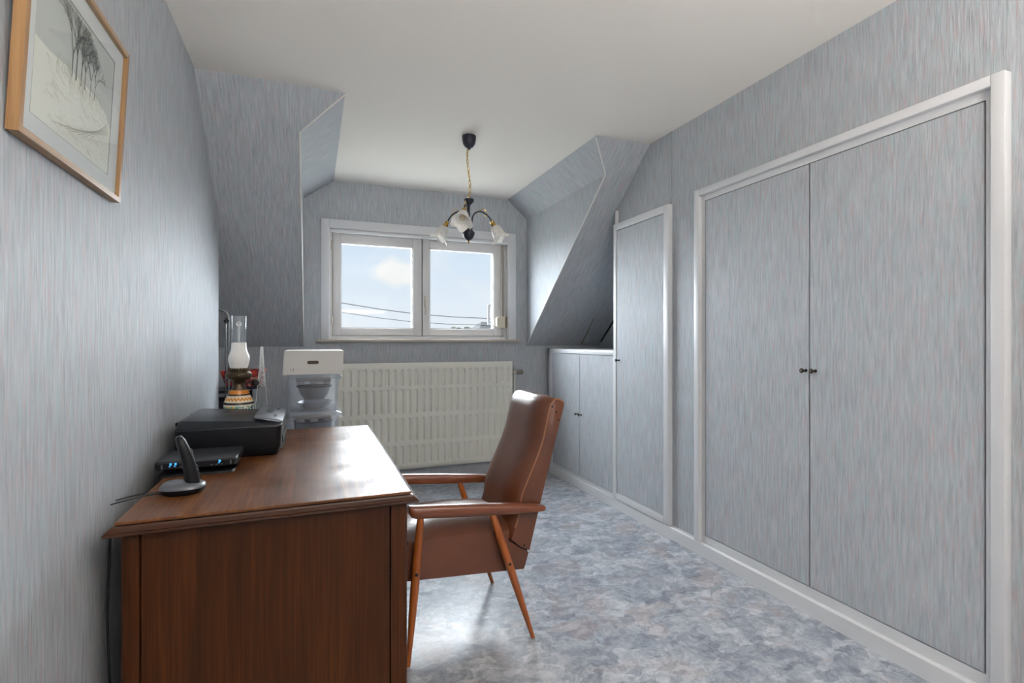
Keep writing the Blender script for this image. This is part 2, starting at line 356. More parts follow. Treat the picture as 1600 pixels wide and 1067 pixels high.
# ---------------------------------------------------------------- the room
struct('floor', MB().box(XNI - .1, XREC + .1, YF - .1, YB + .1, -.1, 0), VINYL, 'grey blue marbled vinyl floor', 'floor')
struct('ceiling', MB().box(XNI - .1, XREC + .1, YF - .1, YB + .1, H, H + .1), CEIL, 'smooth off-white flat ceiling reaching into the dormer', 'ceiling')
m = MB().box(XL - .1, XL, YF, YLE, 0, H).box(XNI, XL - .1, YLE - .1, YLE, 0, H)
struct('wall_left', m, WPL, 'long left wall with grey blue striped wallpaper behind the desk', 'wall', uv=True)
m = MB().box(XR, XR + .1, YF, 3.165, 0, H).box(XR + .1, XREC, 3.065, 3.165, 0, H)
wall_right = struct('wall_right', m, WP, 'right wall with striped wallpaper around the built-in cupboards', 'wall', uv=True)
obj('corner_bead', MB().box(XR - .004, XR, 2.549, 2.556, 2.055, H).box(XR - .004, XR, 2.566, 2.571, 2.055, H), WP, wall_right, uv=True)
struct('wall_recess', MB().box(XREC, XREC + .1, 3.065, YB + .1, 0, H), WP, 'papered end wall of the recess above the low cupboard', 'wall', uv=True)
struct('wall_niche', MB().box(XNI - .1, XNI, YLE - .1, YB + .1, 0, H), WP, 'papered side wall of the niche beyond the left wall', 'wall', uv=True)
WX0, WX1, WZ0, WZ1 = .13, 1.66, 1.225, 2.115
m = MB().box(XNI, XREC, YB, YB + .12, 0, WZ0).box(XNI, WX0, YB, YB + .12, WZ0, H).box(WX1, XREC, YB, YB + .12, WZ0, H).box(WX0, WX1, YB, YB + .12, WZ1, H)
struct('wall_back', m, WP, 'end wall with striped wallpaper around the dormer window', 'wall', uv=True)
GX0, GX1, GZ0, GZ1 = 0.0, 1.6, 1.05, 2.25
m = MB().box(XL, XR, YF - .1, YF, 0, GZ0).box(XL, GX0, YF - .1, YF, GZ0, H).box(GX1, XR, YF - .1, YF, GZ0, H).box(GX0, GX1, YF - .1, YF, GZ1, H)
struct('wall_front', m, WP, 'papered gable wall behind the photographer with an added window', 'wall', uv=True)
nrm = Vector((0, SL, 1)).normalized() * .06; side = Vector((.012, 0, 0))
struct('wall_slope_left', MB().prism([(XNI, YS, H), (XA, YS, H), (XC, SY(ZCH), ZCH), (XC, YB, ZK), (XNI, YB, ZK)], nrm - side), WP,
       'sloping papered ceiling left of the dormer', 'sloping wall', uv=True)
slope_r = struct('wall_slope_right', MB().prism([(XB, YS, H), (XREC, YS, H), (XREC, YB, ZK), (XD, YB, ZK), (XD, SY(ZCH), ZCH)], nrm + side), WP,
       'sloping papered ceiling right of the dormer above the low cupboard', 'sloping wall', uv=True)
struct('wall_dormer_left', MB().prism([(XC, SY(ZCH), ZCH), (XC, YB, ZCH), (XC, YB, ZK)], (-.05, .02, .05))
       .prism([(XA, YS, H), (XA, YB, H), (XC, YB, ZCH), (XC, SY(ZCH), ZCH)], (-.03, 0, .04)), WP, 'left cheek and bevel of the dormer, pale papered', 'dormer cheek', uv=True)
struct('wall_dormer_right', MB().prism([(XD, SY(ZCH), ZCH), (XD, YB, ZCH), (XD, YB, ZK)], (.05, .02, .05))
       .prism([(XB, YS, H), (XB, YB, H), (XD, YB, ZCH), (XD, SY(ZCH), ZCH)], (.03, 0, .04)), WP, 'right cheek and bevel of the dormer, pale papered', 'dormer cheek', uv=True)
# white edge beads on the dormer corners
PALE = mat('pale_corner_bead', srgb(214, 212, 206), .5)
for k, (x, sg, xt) in enumerate(((XC, 1, XA), (XD, -1, XB))):
    p0 = Vector((x + sg * .002, SY(ZCH) - .002, ZCH)); p1 = Vector((x + sg * .002, YB - .02, SZ(YB - .02))); p2 = Vector((xt, YS + .006, H - .006))
    struct('trim_%d' % (k + 1), MB().tube([p2, p0, p1], .0045, 8), PALE, ('left' if k == 0 else 'right') + ' dormer corner bead, thin and whitish', 'corner bead')
# torn strip and dark open joint on the right slope
def sp(x, y, d=.002): return (x, y - nrm.x, SZ(y)) if 0 else tuple(Vector((x, y, SZ(y))) - nrm.normalized() * d)
OLIVE = mat('bare_olive_paper', srgb(134, 140, 104), .8)
obj('torn_paper_strip', MB().prism([sp(2.385, 4.06), sp(2.392, 4.05), sp(2.412, 4.20), sp(2.420, 4.33), sp(2.405, 4.33), sp(2.403, 4.22)], nrm.normalized() * -.0015), OLIVE, slope_r, label='narrow olive tear in the wallpaper')
obj('open_joint', MB().prism([sp(2.604, 4.30), sp(2.619, 4.30), sp(2.619, 3.95), sp(2.600, 3.95)], nrm.normalized() * -.003), DARKGAP, slope_r, label='black open joint beside the recess wall')

# baseboard on the right
SKX = XR - .028
m = MB().prism([(XR, YF, 0), (SKX, YF, 0), (SKX, YF, .068), (SKX + .006, YF, .077), (XR, YF, .077)], (0, 4.25 - YF, 0))
struct('baseboard_right', m, PAINT, 'white painted baseboard under the right wall cupboards', 'baseboard')

# ---------------------------------------------------------------- dormer window
win = thing('window_1', 'white two-sash dormer window with stone sill', 'window', (.9, YB, WZ0)); win['kind'] = 'structure'
CX0, CX1, CZ0, CZ1 = .064, 1.733, 1.222, 2.188
y0, y1 = YB - .022, YB
obj('casing', MB().box(CX0, WX0 - .004, y0, y1, CZ0, CZ1, .003).box(WX1 + .004, CX1, y0, y1, CZ0, CZ1, .003).box(WX0 - .004, WX1 + .004, y0, y1, WZ1, CZ1, .003)
    .box(WX0 - .010, WX0 + .002, YB - .014, YB + .02, WZ0, WZ1 + .006, .002).box(WX1 - .002, WX1 + .010, YB - .014, YB + .02, WZ0, WZ1 + .006, .002), PAINT, win, smooth=True)
obj('jamb_lining', MB().box(WX0, WX0 + .006, YB, YB + .12, WZ0, WZ1).box(WX1 - .006, WX1, YB, YB + .12, WZ0, WZ1).box(WX0, WX1, YB, YB + .12, WZ1 - .006, WZ1).box(WX0, WX1, YB, YB + .12, WZ0, WZ0 + .006), PVC, win)
obj('sill', MB().box(.027, 1.772, YB - .045, YB, 1.199, 1.2215, .004), STONE, win, smooth=True)
obj('head_moulding', MB().lathe([(.017, 0), (.017, 1.52)], (WX0 + .005, YB - .004, 2.100), 16, Matrix.Rotation(PI / 2, 4, 'Y')), PAINT, win, smooth=True)
fy0, fy1, fb = YB + .032, YB + .115, YB + .087
fm = MB().box(WX0 + .006, .150, fy0, fy1, WZ0 + .006, WZ1 - .006).box(1.636, WX1 - .006, fy0, fy1, WZ0 + .006, WZ1 - .006).box(.150, 1.636, fy0, fy1, WZ0 + .006, 1.2505).box(.150, 1.636, fy0, fy1, 2.0965, WZ1 - .006)
fm.box(.150, .185, fb, fy1, 1.2505, 2.0965).box(1.600, 1.636, fb, fy1, 1.2505, 2.0965).box(.185, 1.600, fb, fy1, 1.2505, 1.285).box(.185, 1.600, fb, fy1, 2.06, 2.0965).box(.855, .909, fb, fy1, 1.285, 2.06)
obj('window_frame', fm, PVC, win)
for k, (a, b, ga, gb) in enumerate(((.154, .878, .214, .803), (.886, 1.632, .948, 1.536))):
    z0, z1, g0, g1 = 1.255, 2.092, 1.314, 2.013
    ya, yb_ = YB + .030, YB + .085
    s = obj('sash', MB().box(a, ga, ya, yb_, z0, z1, .004).box(gb, b, ya, yb_, z0, z1, .004).box(ga, gb, ya, yb_, z0, g0, .004).box(ga, gb, ya, yb_, g1, z1, .004), PVC, win, smooth=True)
    e = .007
    obj('glazing_bead', MB().box(ga, ga + e, ya + .008, yb_, g0, g1).box(gb - e, gb, ya + .008, yb_, g0, g1).box(ga, gb, ya + .008, yb_, g0, g0 + e).box(ga, gb, ya + .008, yb_, g1 - e, g1), PAINT, s)
    obj('glass_pane', MB().box(ga + .002, gb - .002, YB + .060, YB + .064, g0 + .002, g1 - .002), GLASS, s)
    if k == 1:
        obj('handle', MB().box(.897, .915, ya - .008, ya + .002, 1.50, 1.60, .004).lathe([(.006, 0), (.006, .03)], (.906, ya - .004, 1.565), 12, Matrix.Rotation(PI / 2, 4, 'X'))
            .box(.900, .913, ya - .036, ya - .024, 1.435, 1.575, .005), CHROME, s, smooth=True)
    else:
        for z in (1.375, 1.985):
            obj('hinge', MB().lathe([(.006, -.035), (.006, .035)], (.149, ya - .004, z), 10).lathe([(.007, -.004), (.007, .004)], (.149, ya - .004, z), 10), CHROME, s, smooth=True)
obj('outside_bracket', MB().box(1.520, 1.541, YB + .15, YB + .17, 1.36, 1.55, .002).box(1.541, 1.64, YB + .15, YB + .17, 1.535, 1.55, .002).box(1.541, 1.64, YB + .15, YB + .17, 1.36, 1.372, .002), mat('grey_aluminium', (.06, .06, .062), .6), win)
# blind strap and winder on the right jamb
sw = thing('strap_winder', 'beige blind strap winder on the right window jamb', 'strap winder', (1.62, YB + .0, 1.33))
obj('winder_case', MB().prism([(1.552, YB - .012, 1.345), (1.575, YB - .012, 1.330), (1.632, YB - .012, 1.330), (1.632, YB - .012, 1.432), (1.580, YB - .012, 1.432), (1.552, YB - .012, 1.418)], (0, .038, 0)), mat('beige_plastic', srgb(206, 199, 178), .4), sw)
obj('mounting_plate', MB().box(1.632, 1.654, YB - .006, YB + .026, 1.332, 1.430, .002), mat('brown_plate', srgb(110, 96, 78), .5), sw)
obj('strap', MB().box(1.601, 1.605, YB + .005, YB + .018, 1.432, 2.09).box(1.615, 1.619, YB + .005, YB + .018, 1.432, 2.09).box(1.608, 1.611, YB + .012, YB + .018, 1.235, 1.330), mat('grey_webbing', srgb(176, 166, 152), .8), sw)
# unseen window added behind the camera to let the fill light in
w2 = thing('fill_window', 'white window added behind the photographer for the fill light', 'window', (.8, YF, GZ0)); w2['kind'] = 'structure'
obj('window_frame', MB().box(GX0, GX0 + .07, YF - .08, YF - .02, GZ0, GZ1).box(GX1 - .07, GX1, YF - .08, YF - .02, GZ0, GZ1).box(GX0, GX1, YF - .08, YF - .02, GZ0, GZ0 + .07).box(GX0, GX1, YF - .08, YF - .02, GZ1 - .07, GZ1).box(.77, .83, YF - .08, YF - .02, GZ0, GZ1), PVC, w2)
for a, b in ((GX0 + .07, .77), (.83, GX1 - .07)):
    obj('glass_pane', MB().box(a, b, YF - .052, YF - .048, GZ0 + .07, GZ1 - .07), GLASS, w2)

# ---------------------------------------------------------------- built-in cupboards on the right
def knob(parent, x, y, z, ln=.032, r=.0095):
    M = Matrix.Rotation(-PI / 2, 4, 'Y')
    k = obj('knob', MB().lathe([(.0075, 0), (.006, .004), (.0042, .007), (.0042, ln - .012), (r, ln - .008), (r + .001, ln - .003), (r * .8, ln), (r * .62, ln)], (x, y, z), 20, M), BRONZE, parent, smooth=True, label='small dark round knob')
    obj('knob_face', MB().lathe([(r * .60, ln - .001), (r * .45, ln + .0012), (.0008, ln + .0016)], (x, y, z), 16, M), BRASSK, k, smooth=True)
wd = thing('built_in_wardrobe', 'wide two-door built-in wardrobe papered like the wall', 'wardrobe', (XR, 1.62, 0))
PX, FX, DX = XR - .040, XR - .016, XR - .018
obj('casing', MB().box(PX, XR, .925, .962, .077, 2.062, .003).box(PX, XR, 2.288, 2.326, .077, 2.062, .003).box(PX, XR, .962, 2.288, 2.026, 2.062, .003), PAINT, wd, smooth=True)
obj('door_frame', MB().box(FX, XR, .962, .984, .077, 2.026).box(FX, XR, 2.262, 2.288, .077, 2.026).box(FX, XR, .984, 2.262, 1.996, 2.026).box(FX, XR, .984, 2.262, .077, .120), PAINT, wd)
for y0, y1, ky in ((.989, 1.6145, 1.588), (1.6215, 2.2565, 1.634)):
    d = obj('cupboard_door', MB().box(DX, XR - .001, y0, y1, .124, 1.992, .002), WP, wd, uv=True)
    knob(d, DX, ky, 1.078)
tc_ = thing('tall_cupboard', 'narrow tall built-in cupboard with one papered door', 'cupboard', (XR, 2.86, 0))
TX = XR - .036
obj('door_frame', MB().box(TX, XR, 2.558, 2.602, .077, 2.050, .003).box(TX, XR, 3.132, 3.165, .077, 2.050, .003).box(TX, XR, 2.602, 3.132, 2.002, 2.050, .003).box(TX, XR, 2.602, 3.132, .077, .122, .003)
    .box(TX + .012, XR, 3.148, 3.165, 2.050, 2.150, .002), PAINT, tc_, smooth=True)
d = obj('cupboard_door', MB().box(TX + .006, XR - .001, 2.605, 3.129, .125, 1.999, .002), WP, tc_, uv=True)
knob(d, TX + .006, 3.10, 1.072)
lc = thing('low_cupboard', 'low two-door built-in cupboard under the right slope', 'cupboard', (XR, 3.7, 0))
obj('door_frame', MB().box(XR - .03, XR, 3.166, 3.178, .077, 1.140).box(XR - .03, XR, 4.196, 4.247, .077, 1.102).box(XR - .03, XR, 3.178, 4.247, 1.102, 1.140, .003).box(XR - .024, XR, 3.178, 4.196, .077, .098), PAINT, lc, smooth=True)
obj('top_board', MB().box(XR, XREC - .002, 3.168, YB - .002, 1.110, 1.140), PAINT, lc)
obj('side_filler', MB().box(XR, XR + .02, 4.247, YB - .001, .0, 1.140), WP, lc, uv=True)
obj('gap_backing', MB().box(XR + .004, XR + .012, 3.168, 4.247, 0, 1.108), DARKGAP, lc)  # dark sheet right behind the doors; shade of the gaps is in its colour
for y0, y1, ky in ((3.180, 3.684, 3.655), (3.689, 4.194, 3.715)):
    d = obj('cupboard_door', MB().box(XR - .024, XR, y0, y1, .100, 1.099, .002), WP, lc, uv=True)
    knob(d, XR - .024, ky, .608)

# ---------------------------------------------------------------- radiator
rad = thing('radiator', 'wide cream panel radiator with pressed ribs under the window', 'radiator', (.87, 4.28, .146))
RX0, RX1, RZ0, RZ1, RY = .07, 1.672, .146, 1.028, 4.245
pitch, first = .0587, 1.627
rows = ((.833, .977), (.607, .811), (.377, .575), (.189, .345))
def sst(a, b, x): t = min(1, max(0, (x - a) / (b - a))); return t * t * (3 - 2 * t)
def slot(x, z):
    u = (x - first) / pitch; u = (u - round(u)) * pitch
    if x < RX0 + .03 or x > RX1 - .02: return 0
    best = 0
    for z0, z1 in rows:
        hw = .0145
        zc = min(max(z, z0 + hw), z1 - hw); d = math.hypot(u, z - zc)
        best = max(best, 1 - sst(.007, hw, d))
    return best
xs = []; n_x = 26
k = int((RX0 - first) / pitch) - 1
xx = [RX0, RX0 + .01]
for i in range(k, 2):
    for f in (-.42, -.26, -.19, -.12, 0, .12, .19, .26, .42):
        x = first + (i + f) * pitch
        if RX0 + .012 < x < RX1 - .012: xx.append(x)
xx += [RX1 - .01, RX1]
zz = [RZ0, RZ0 + .01]
for z0, z1 in rows[::-1]:
    for f in (-.008, .0, .004, .009, .014, .022): zz.append(z0 + f)
    zz.append((z0 + z1) / 2)
    for f in (-.022, -.014, -.009, -.004, .0, .008): zz.append(z1 + f)
zz += [RZ1 - .01, RZ1]; zz = sorted(set(zz))
m = MB(); g = []
for z in zz:
    g.append([m.bm.verts.new((x, RY + .009 * slot(x, z) + (.010 if x in (RX0, RX1) or z in (RZ0, RZ1) else 0), z)) for x in xx])
for a, b in zip(g, g[1:]):
    for i in range(len(xx) - 1): m.bm.faces.new((a[i], a[i + 1], b[i + 1], b[i]))
obj('front_panel', m, RAD, rad, smooth=True, angle=60)
obj('back_panel', MB().box(RX0, RX1, RY + .010, RY + .028, RZ0, RZ0 + .012, .003).box(RX0, RX1, RY + .010, RY + .028, RZ1 - .012, RZ1, .003).box(RX0 + .001, RX1 - .001, RY + .014, RY + .024, RZ0 + .01, RZ1 - .01).box(RX0 + .01, RX1 - .012, RY + .060, RY + .078, RZ0, RZ1 - .004, .006), RAD, rad, smooth=True)
obj('convector_fins', MB().box(RX0 + .05, RX1 - .05, RY + .028, RY + .060, RZ0 + .06, RZ1 - .04), mat('dark_fins', srgb(96, 94, 88), .6), rad)
for x in (.3, 1.4): obj('wall_bracket', MB().box(x, x + .03, RY + .076, YB - .001, .5, .8), RAD, rad)
obj('end_cap', MB().lathe([(.018, 0), (.018, .004), (.014, .005)], (1.640, RY + .002, .995), 20, Matrix.Rotation(PI / 2, 4, 'X')), RAD, rad, smooth=True)
v = obj('valve', MB().tube([(RX1 - .002, RY + .05, .925), (1.715, RY + .05, .925)], .010, 12).box(1.692, 1.722, RY + .035, RY + .065, .905, .945, .005), CHROME, rad, smooth=True)
obj('valve_knob', MB().lathe([(.011, 0), (.017, .008), (.018, .03), (.020, .06), (.016, .066)], (1.722, RY + .05, .925), 18, Matrix.Rotation(PI / 2, 4, 'Y')), mat('grey_valve_cap', srgb(120, 112, 104), .4, metal=.6), v, smooth=True)
obj('supply_pipe', MB().tube([(1.706, RY + .05, .906), (1.706, RY + .05, .06), (1.706, RY + .05, .0)], .009, 10), RAD, rad, smooth=True)
obj('side_cover', MB().box(RX1 - .003, RX1 + .006, RY + .018, RY + .074, RZ0 + .02, RZ1 - .05), mat('dark_fins', srgb(96, 94, 88), .6), rad)

# ---------------------------------------------------------------- desk
DZ = .761
dk = thing('writing_desk', 'dark oak writing desk with moulded top along the left wall', 'desk', (-.09, 2.17, 0))
TX0, TX1, TY0, TY1 = -.474, .294, 1.505, 2.832
def tier(prof):
    return [[(TX0 + q, TY0 + q, z), (TX1 - q, TY0 + q, z), (TX1 - q, TY1 - q, z), (TX0 + q, TY1 - q, z)] for q, z in prof]
obj('desk_top', MB().loft(tier([(.0205, DZ), (.019, DZ - .0015), (.019, DZ - .006), (.022, DZ - .006)])), OAK_Y, dk)
obj('edge_moulding', MB().loft(tier([(.0225, DZ - .0061), (.0225, DZ - .0085), (.015, DZ - .0095), (.012, DZ - .0135), (.006, DZ - .018), (.002, DZ - .0205), (.0045, DZ - .0215), (.0, DZ - .0235), (0, DZ - .0285), (.005, DZ - .0325), (.012, DZ - .0333)])), OAK_E, dk)
BX0, BX1, BY0, BY1, BZ = -.447, .266, 1.530, 2.805, DZ - .0335
PW = .042
def post(cx, cy, sx, sy, x0, x1, y0, y1):
    # rounded corner post: square with a large outer radius
    r = .020; pts = []
    for k in range(7):
        a = PI / 2 * k / 6
        pts.append((cx, cy, a))
    m = MB()
    ox, oy = (x0 if sx < 0 else x1), (y0 if sy < 0 else y1)
    ix, iy = (x1 if sx < 0 else x0), (y1 if sy < 0 else y0)
    poly = [(ix, iy, 0)]
    poly.append((ox, iy, 0))
    for k in range(7):
        a = PI / 2 * k / 6
        poly.append((ox - sx * r * (1 - math.cos(a)), oy - sy * r * (1 - math.sin(a)), 0))
    poly.append((ix, oy, 0))
    m.prism(poly, (0, 0, BZ)); return m
for sx in (-1, 1):
    for sy in (-1, 1):
        x0, x1 = (BX0, BX0 + PW) if sx < 0 else (BX1 - PW - .008, BX1)
        y0, y1 = (BY0, BY0 + PW) if sy < 0 else (BY1 - PW, BY1)
        obj('corner_post', post(0, 0, sx, sy, x0, x1, y0, y1), OAK_V, dk, smooth=True, angle=30)
for yy in (BY0 + .008, BY1 - .026):
    obj('side_panel', MB().box(BX0 + PW + .003, BX1 - PW - .011, yy, yy + .018, .05, BZ), OAK_V, dk)
obj('back_panel', MB().box(BX0 + .006, BX0 + .02, BY0 + PW, BY1 - PW, .08, BZ), OAK_V, dk)
for y0, y1 in ((BY0 + PW, 1.905), (2.43, BY1 - PW)):
    obj('pedestal', MB().box(BX0 + .02, BX1 - .03, y0 - .016, y1, .06, BZ - .005), OAK_V, dk)
    for k in range(3):
        z0 = .10 + k * .205
        dr = obj('drawer', MB().box(BX1 - .030, BX1 - .008, y0 + .012, y1 - .012, z0, z0 + .19, .004), OAK_X, dk, smooth=True)
        obj('drawer_knob', MB().lathe([(.006, 0), (.006, .010), (.014, .016), (.012, .024), (.004, .026)], (BX1 - .008, (y0 + y1) / 2, z0 + .095), 16, Matrix.Rotation(PI / 2, 4, 'Y')), BRASSK, dr, smooth=True)
dr = obj('drawer', MB().box(BX1 - .030, BX1 - .008, 1.915, 2.42, BZ - .115, BZ - .010, .004), OAK_X, dk, smooth=True)
obj('drawer_knob', MB().lathe([(.006, 0), (.006, .010), (.014, .016), (.012, .024), (.004, .026)], (BX1 - .008, 2.17, BZ - .06), 16, Matrix.Rotation(PI / 2, 4, 'Y')), BRASSK, dr, smooth=True)
obj('hanging_cable', MB().tube([(-.490, 1.62, .72), (-.492, 1.60, .5), (-.485, 1.60, .3), (-.49, 1.62, .05)], .003, 8), BLACKP, dk, smooth=True, label='black cable behind the desk')

# ---------------------------------------------------------------- armchair
ch = thing('armchair', 'brown leatherette armchair with wooden arms at the desk', 'armchair', (.60, 2.157, 0))
YN, YFAR, YC = 1.950, 2.364, 2.157
# back: side profile (x, z), front edge from bottom to top, then rear
front = [(.752, .393), (.768, .44), (.784, .485), (.790, .53), (.800, .575), (.822, .625), (.851, .685), (.877, .745), (.897, .80), (.911, .86), (.922, .91), (.930, .938), (.945, .956), (.962, .962), (.980, .960), (.995, .952), (1.003, .940)]
rear = [(1.002, .930), (.960, .78), (.915, .615), (.875, .466), (.842, .338)]
bottom = [(.799, .360)]
ring0 = front + rear + bottom
ns = 14; rings = []
for j in range(ns + 1):
    s = j / ns; y = YN + (YFAR - YN) * s
    e = min(s, 1 - s); q = 1 - (1 - min(1, e / .28)) ** 2.2      # 0 at the sides -> 1 in the middle
    ring = []
    for i, (x, z) in enumerate(ring0):
        if i < len(front):
            t = i / (len(front) - 1)
            b = (.038 if i > 0 else 0) * q * (1 - .35 * abs(t - .35)) * (1 if t < .72 else max(0.0, (1 - t) / .28))
            ed = .010 * (1 - min(1, e / .05))
            up = .012 * q * (1 if .6 < t else 0) * math.sin(PI * min(1, max(0, (t - .6) / .4)))
            ring.append((x - b + ed * (0 if t > .9 else 1), y, z + up))
        else: ring.append((x, y, z))
    rings.append(ring)
bk = obj('backrest', MB().loft(rings), LEATHER, ch, smooth=True, angle=50)
for y in (YN + .001, YFAR - .001):
    obj('piping', MB().tube([(x + .010 if i < 12 else x, y, z) for i, (x, z) in enumerate(front[1:])], .0032, 8), mat('piping_highlight', srgb(150, 98, 66), .35), bk, smooth=True)  # highlight along the crease, put into the paler piping colour
    sg = -1 if y < YC else 1
    for x, z in ((.948, .930), (.966, .906), (.976, .872), (.818, .362)):
        obj('stud', MB().ball((x, y + sg * .002, z), .0042, 10, 6, (1, .6, 1)), DARKGAP, bk, smooth=True)
# seat: block with crowned cushion top
seat_side = [(.332, .296), (.818, .264), (.836, .328), (.742, .395), (.715, .425)]
ns = 12; rings = []; nt_ = 12
for j in range(ns + 1):
    s = j / ns; y = YN + (YFAR - YN) * s; e = min(s, 1 - s); q = 1 - (1 - min(1, e / .3)) ** 2
    top = []
    for i in range(nt_ + 1):
        t = i / nt_; x = .752 + (.340 - .752) * t
        z = .432 + .008 * t + .040 * q * min(1, (1 - t) * 5) ** .6 + .014 * math.sin(PI * t) * (0.4 + .6 * q)
        if i == nt_: x, z = .330, .418
        if i == nt_ - 1: x, z = .340, .436 + .022 * q
        top.append((x, z))
    fr = [(.324, .38 + .006 * q), (.325, .33)]
    ring = [(.336, .294), (.818, .264), (.838, .330), (.797, .356), (.750, .389)] + top + fr
    rings.append([(x, y, z) for x, z in ring])
obj('seat', MB().loft(rings), LEATHER, ch, smooth=True, angle=50)
obj('seam_filler', MB().prism([(.775, YN + .006, .34), (.822, YN + .006, .31), (.846, YN + .006, .36), (.80, YN + .006, .40)], (0, YFAR - YN - .012, 0)), DARKGAP, ch)  # dark block added so no light shows through the seat seam
for sg, ya, yf_ in ((-1, 1.915, 1.904), (1, 2.399, 2.410)):
    # arm board
    st = [(.336, .578, .016, .018), (.342, .572, .021, .024), (.36, .567, .024, .026), (.45, .560, .0245, .0265), (.60, .547, .024, .026), (.76, .533, .020, .024), (.85, .524, .015, .022), (.884, .521, .013, .020), (.894, .520, .009, .014)]
    rings = []
    for x, z, hz, hy in st:
        ring = []
        for k in range(16):
            a = 2 * PI * k / 16; ca, sa = math.cos(a), math.sin(a)
            ring.append((x, ya + hy * math.copysign(abs(ca) ** .6, ca), z + hz * math.copysign(abs(sa) ** .6, sa)))
        rings.append(ring)
    obj('armrest', MB().loft(rings), BEECH_X, ch, smooth=True, angle=60)
    for top, foot, scr in (((.664, .530), (.838, 0), .318), ((.381, .556), (.331, 0), .338)):
        tp, ft = Vector((top[0], ya + sg * -.000, top[1])), Vector((foot[0], yf_, foot[1]))
        path = [tp.lerp(ft, t) for t in (0, .12, .3, .5, .7, .9, 1)]
        lg = obj('leg', MB().tube(path, [.0125, .0145, .0165, .0165, .0140, .0100, .0082], 16), BEECH, ch, smooth=True, angle=60)
        t = (top[1] - scr) / top[1]; p = tp.lerp(ft, t)
        obj('screw_cap', MB().ball((p.x, p.y + sg * .0155, p.z), .0065, 12, 8, (1, .5, 1)), BRONZE, lg, smooth=True)
        obj('spacer', MB().tube([(p.x, p.y, p.z), (p.x, YN + .002 if sg < 0 else YFAR - .002, p.z)], .008, 10), BRONZE, lg, smooth=True)

# ---------------------------------------------------------------- printer, router, telephone on the desk
pr = thing('printer', 'black inkjet printer lying on the desk against the wall', 'printer', (-.295, 2.4, DZ))
x0, x1, y0, y1 = -.476, -.112, 2.190, 2.606
def rrect(x0, x1, y0, y1, z, r, n=5, dz=lambda x: 0):
    out = []
    for cx, cy, a0 in ((x1 - r, y0 + r, -PI / 2), (x1 - r, y1 - r, 0), (x0 + r, y1 - r, PI / 2), (x0 + r, y0 + r, PI)):
        for k in range(n + 1):
            a = a0 + PI / 2 * k / n; x = cx + r * math.cos(a); y = cy + r * math.sin(a); out.append((x, y, z + dz(x)))
    return out
obj('body', MB().loft([rrect(x0 + .02, x1 - .020, y0 + .02, y1 - .02, DZ, .02), rrect(x0 + .01, x1 - .012, y0 + .008, y1 - .01, DZ + .012, .025), rrect(x0, x1 - .004, y0, y1, DZ + .035, .028),
    rrect(x0, x1, y0, y1, DZ + .113, .026)]), BLACKP, pr, smooth=True, angle=40)
slope = lambda x: -.023 * min(1, max(0, (x + .215) / .10))
obj('scanner_lid', MB().loft([rrect(x0, x1, y0, y1, .875, .026), rrect(x0 + .002, x1 - .001, y0 + .001, y1 - .001, .880, .026), rrect(x0 + .010, x1 - .002, y0 + .030, y1 - .004, .9065, .022, 5, slope), rrect(x0 + .016, x1 - .006, y0 + .036, y1 - .008, .909, .02, 5, slope)]), LIDP, pr, smooth=True, angle=25)
cp = obj('control_panel', MB().loft([rrect(-.214, x1 + .0005, 2.222, 2.600, .908, .012, 4, slope), rrect(-.213, x1 + .0005, 2.223, 2.599, .914, .012, 4, slope), rrect(-.209, x1 - .004, 2.229, 2.595, .9165, .012, 4, slope)]), SILVER, pr, smooth=True, angle=30)
zs = lambda x, d: .9165 + slope(x) + d
def pan(xa, xb, ya, yb, d=.001):
    return MB().prism([(xa, ya, zs(xa, -.002)), (xb, ya, zs(xb, -.002)), (xb, yb, zs(xb, -.002)), (xa, yb, zs(xa, -.002))], (0, 0, .002 + d))
obj('display', pan(-.182, -.158, 2.39, 2.50), mat('lcd_grey', srgb(86, 90, 92), .2), cp)
for ya in (2.30, 2.325, 2.35, 2.53, 2.555): obj('button', pan(-.150, -.138, ya, ya + .012), GREYP, cp)
for y in (2.25, 2.50): obj('hinge_tab', MB().box(x0 - .006, x0 + .012, y, y + .035, .885, .900, .003), BLACKP, pr, smooth=True)
obj('emblem_bar', MB().box(-.35, -.322, 2.44, 2.452, .9085, .910), BLACKP, pr)
obj('paper_slot', MB().box(x1 - .008, x1 + .0015, 2.26, 2.54, DZ + .040, DZ + .066).box(x1 - .008, x1 + .0015, 2.25, 2.55, DZ + .014, DZ + .018), GREYP, pr)
obj('side_seam', MB().box(-.2275, -.2262, y0 - .0006, y0 + .03, .862, .884), DARKGAP, pr)

ro = thing('router', 'flat black router with blue lights on a stand', 'router', (-.36, 2.08, DZ))
obj('stand', MB().loft([rrect(-.476, -.250, 1.965, 2.15, DZ, .02), rrect(-.472, -.254, 1.97, 2.145, DZ + .007, .02), rrect(-.43, -.29, 2.0, 2.12, DZ + .012, .02), rrect(-.42, -.30, 2.01, 2.11, DZ + .0225, .02)]), BLACKP, ro, smooth=True)
cs = obj('case', MB().loft([rrect(-.478, -.246, 1.978, 2.176, .783, .010), rrect(-.482, -.242, 1.974, 2.180, .787, .010), rrect(-.482, -.242, 1.974, 2.180, .806, .010), rrect(-.478, -.246, 1.978, 2.176, .811, .010), rrect(-.45, -.275, 2.0, 2.15, .8115, .02)]), GREYP, ro, smooth=True)
obj('front_strip', MB().box(-.476, -.248, 1.9725, 1.976, .786, .805, .001), BLACKP, cs)
for x, ln in ((-.438, .010), (-.424, .010), (-.296, .010)):
    obj('status_light', MB().box(x, x + .006, 1.9715, 1.973, .799, .806).box(x - .002, x + .003, 1.9715, 1.973, .795, .797), BLUELED, cs)
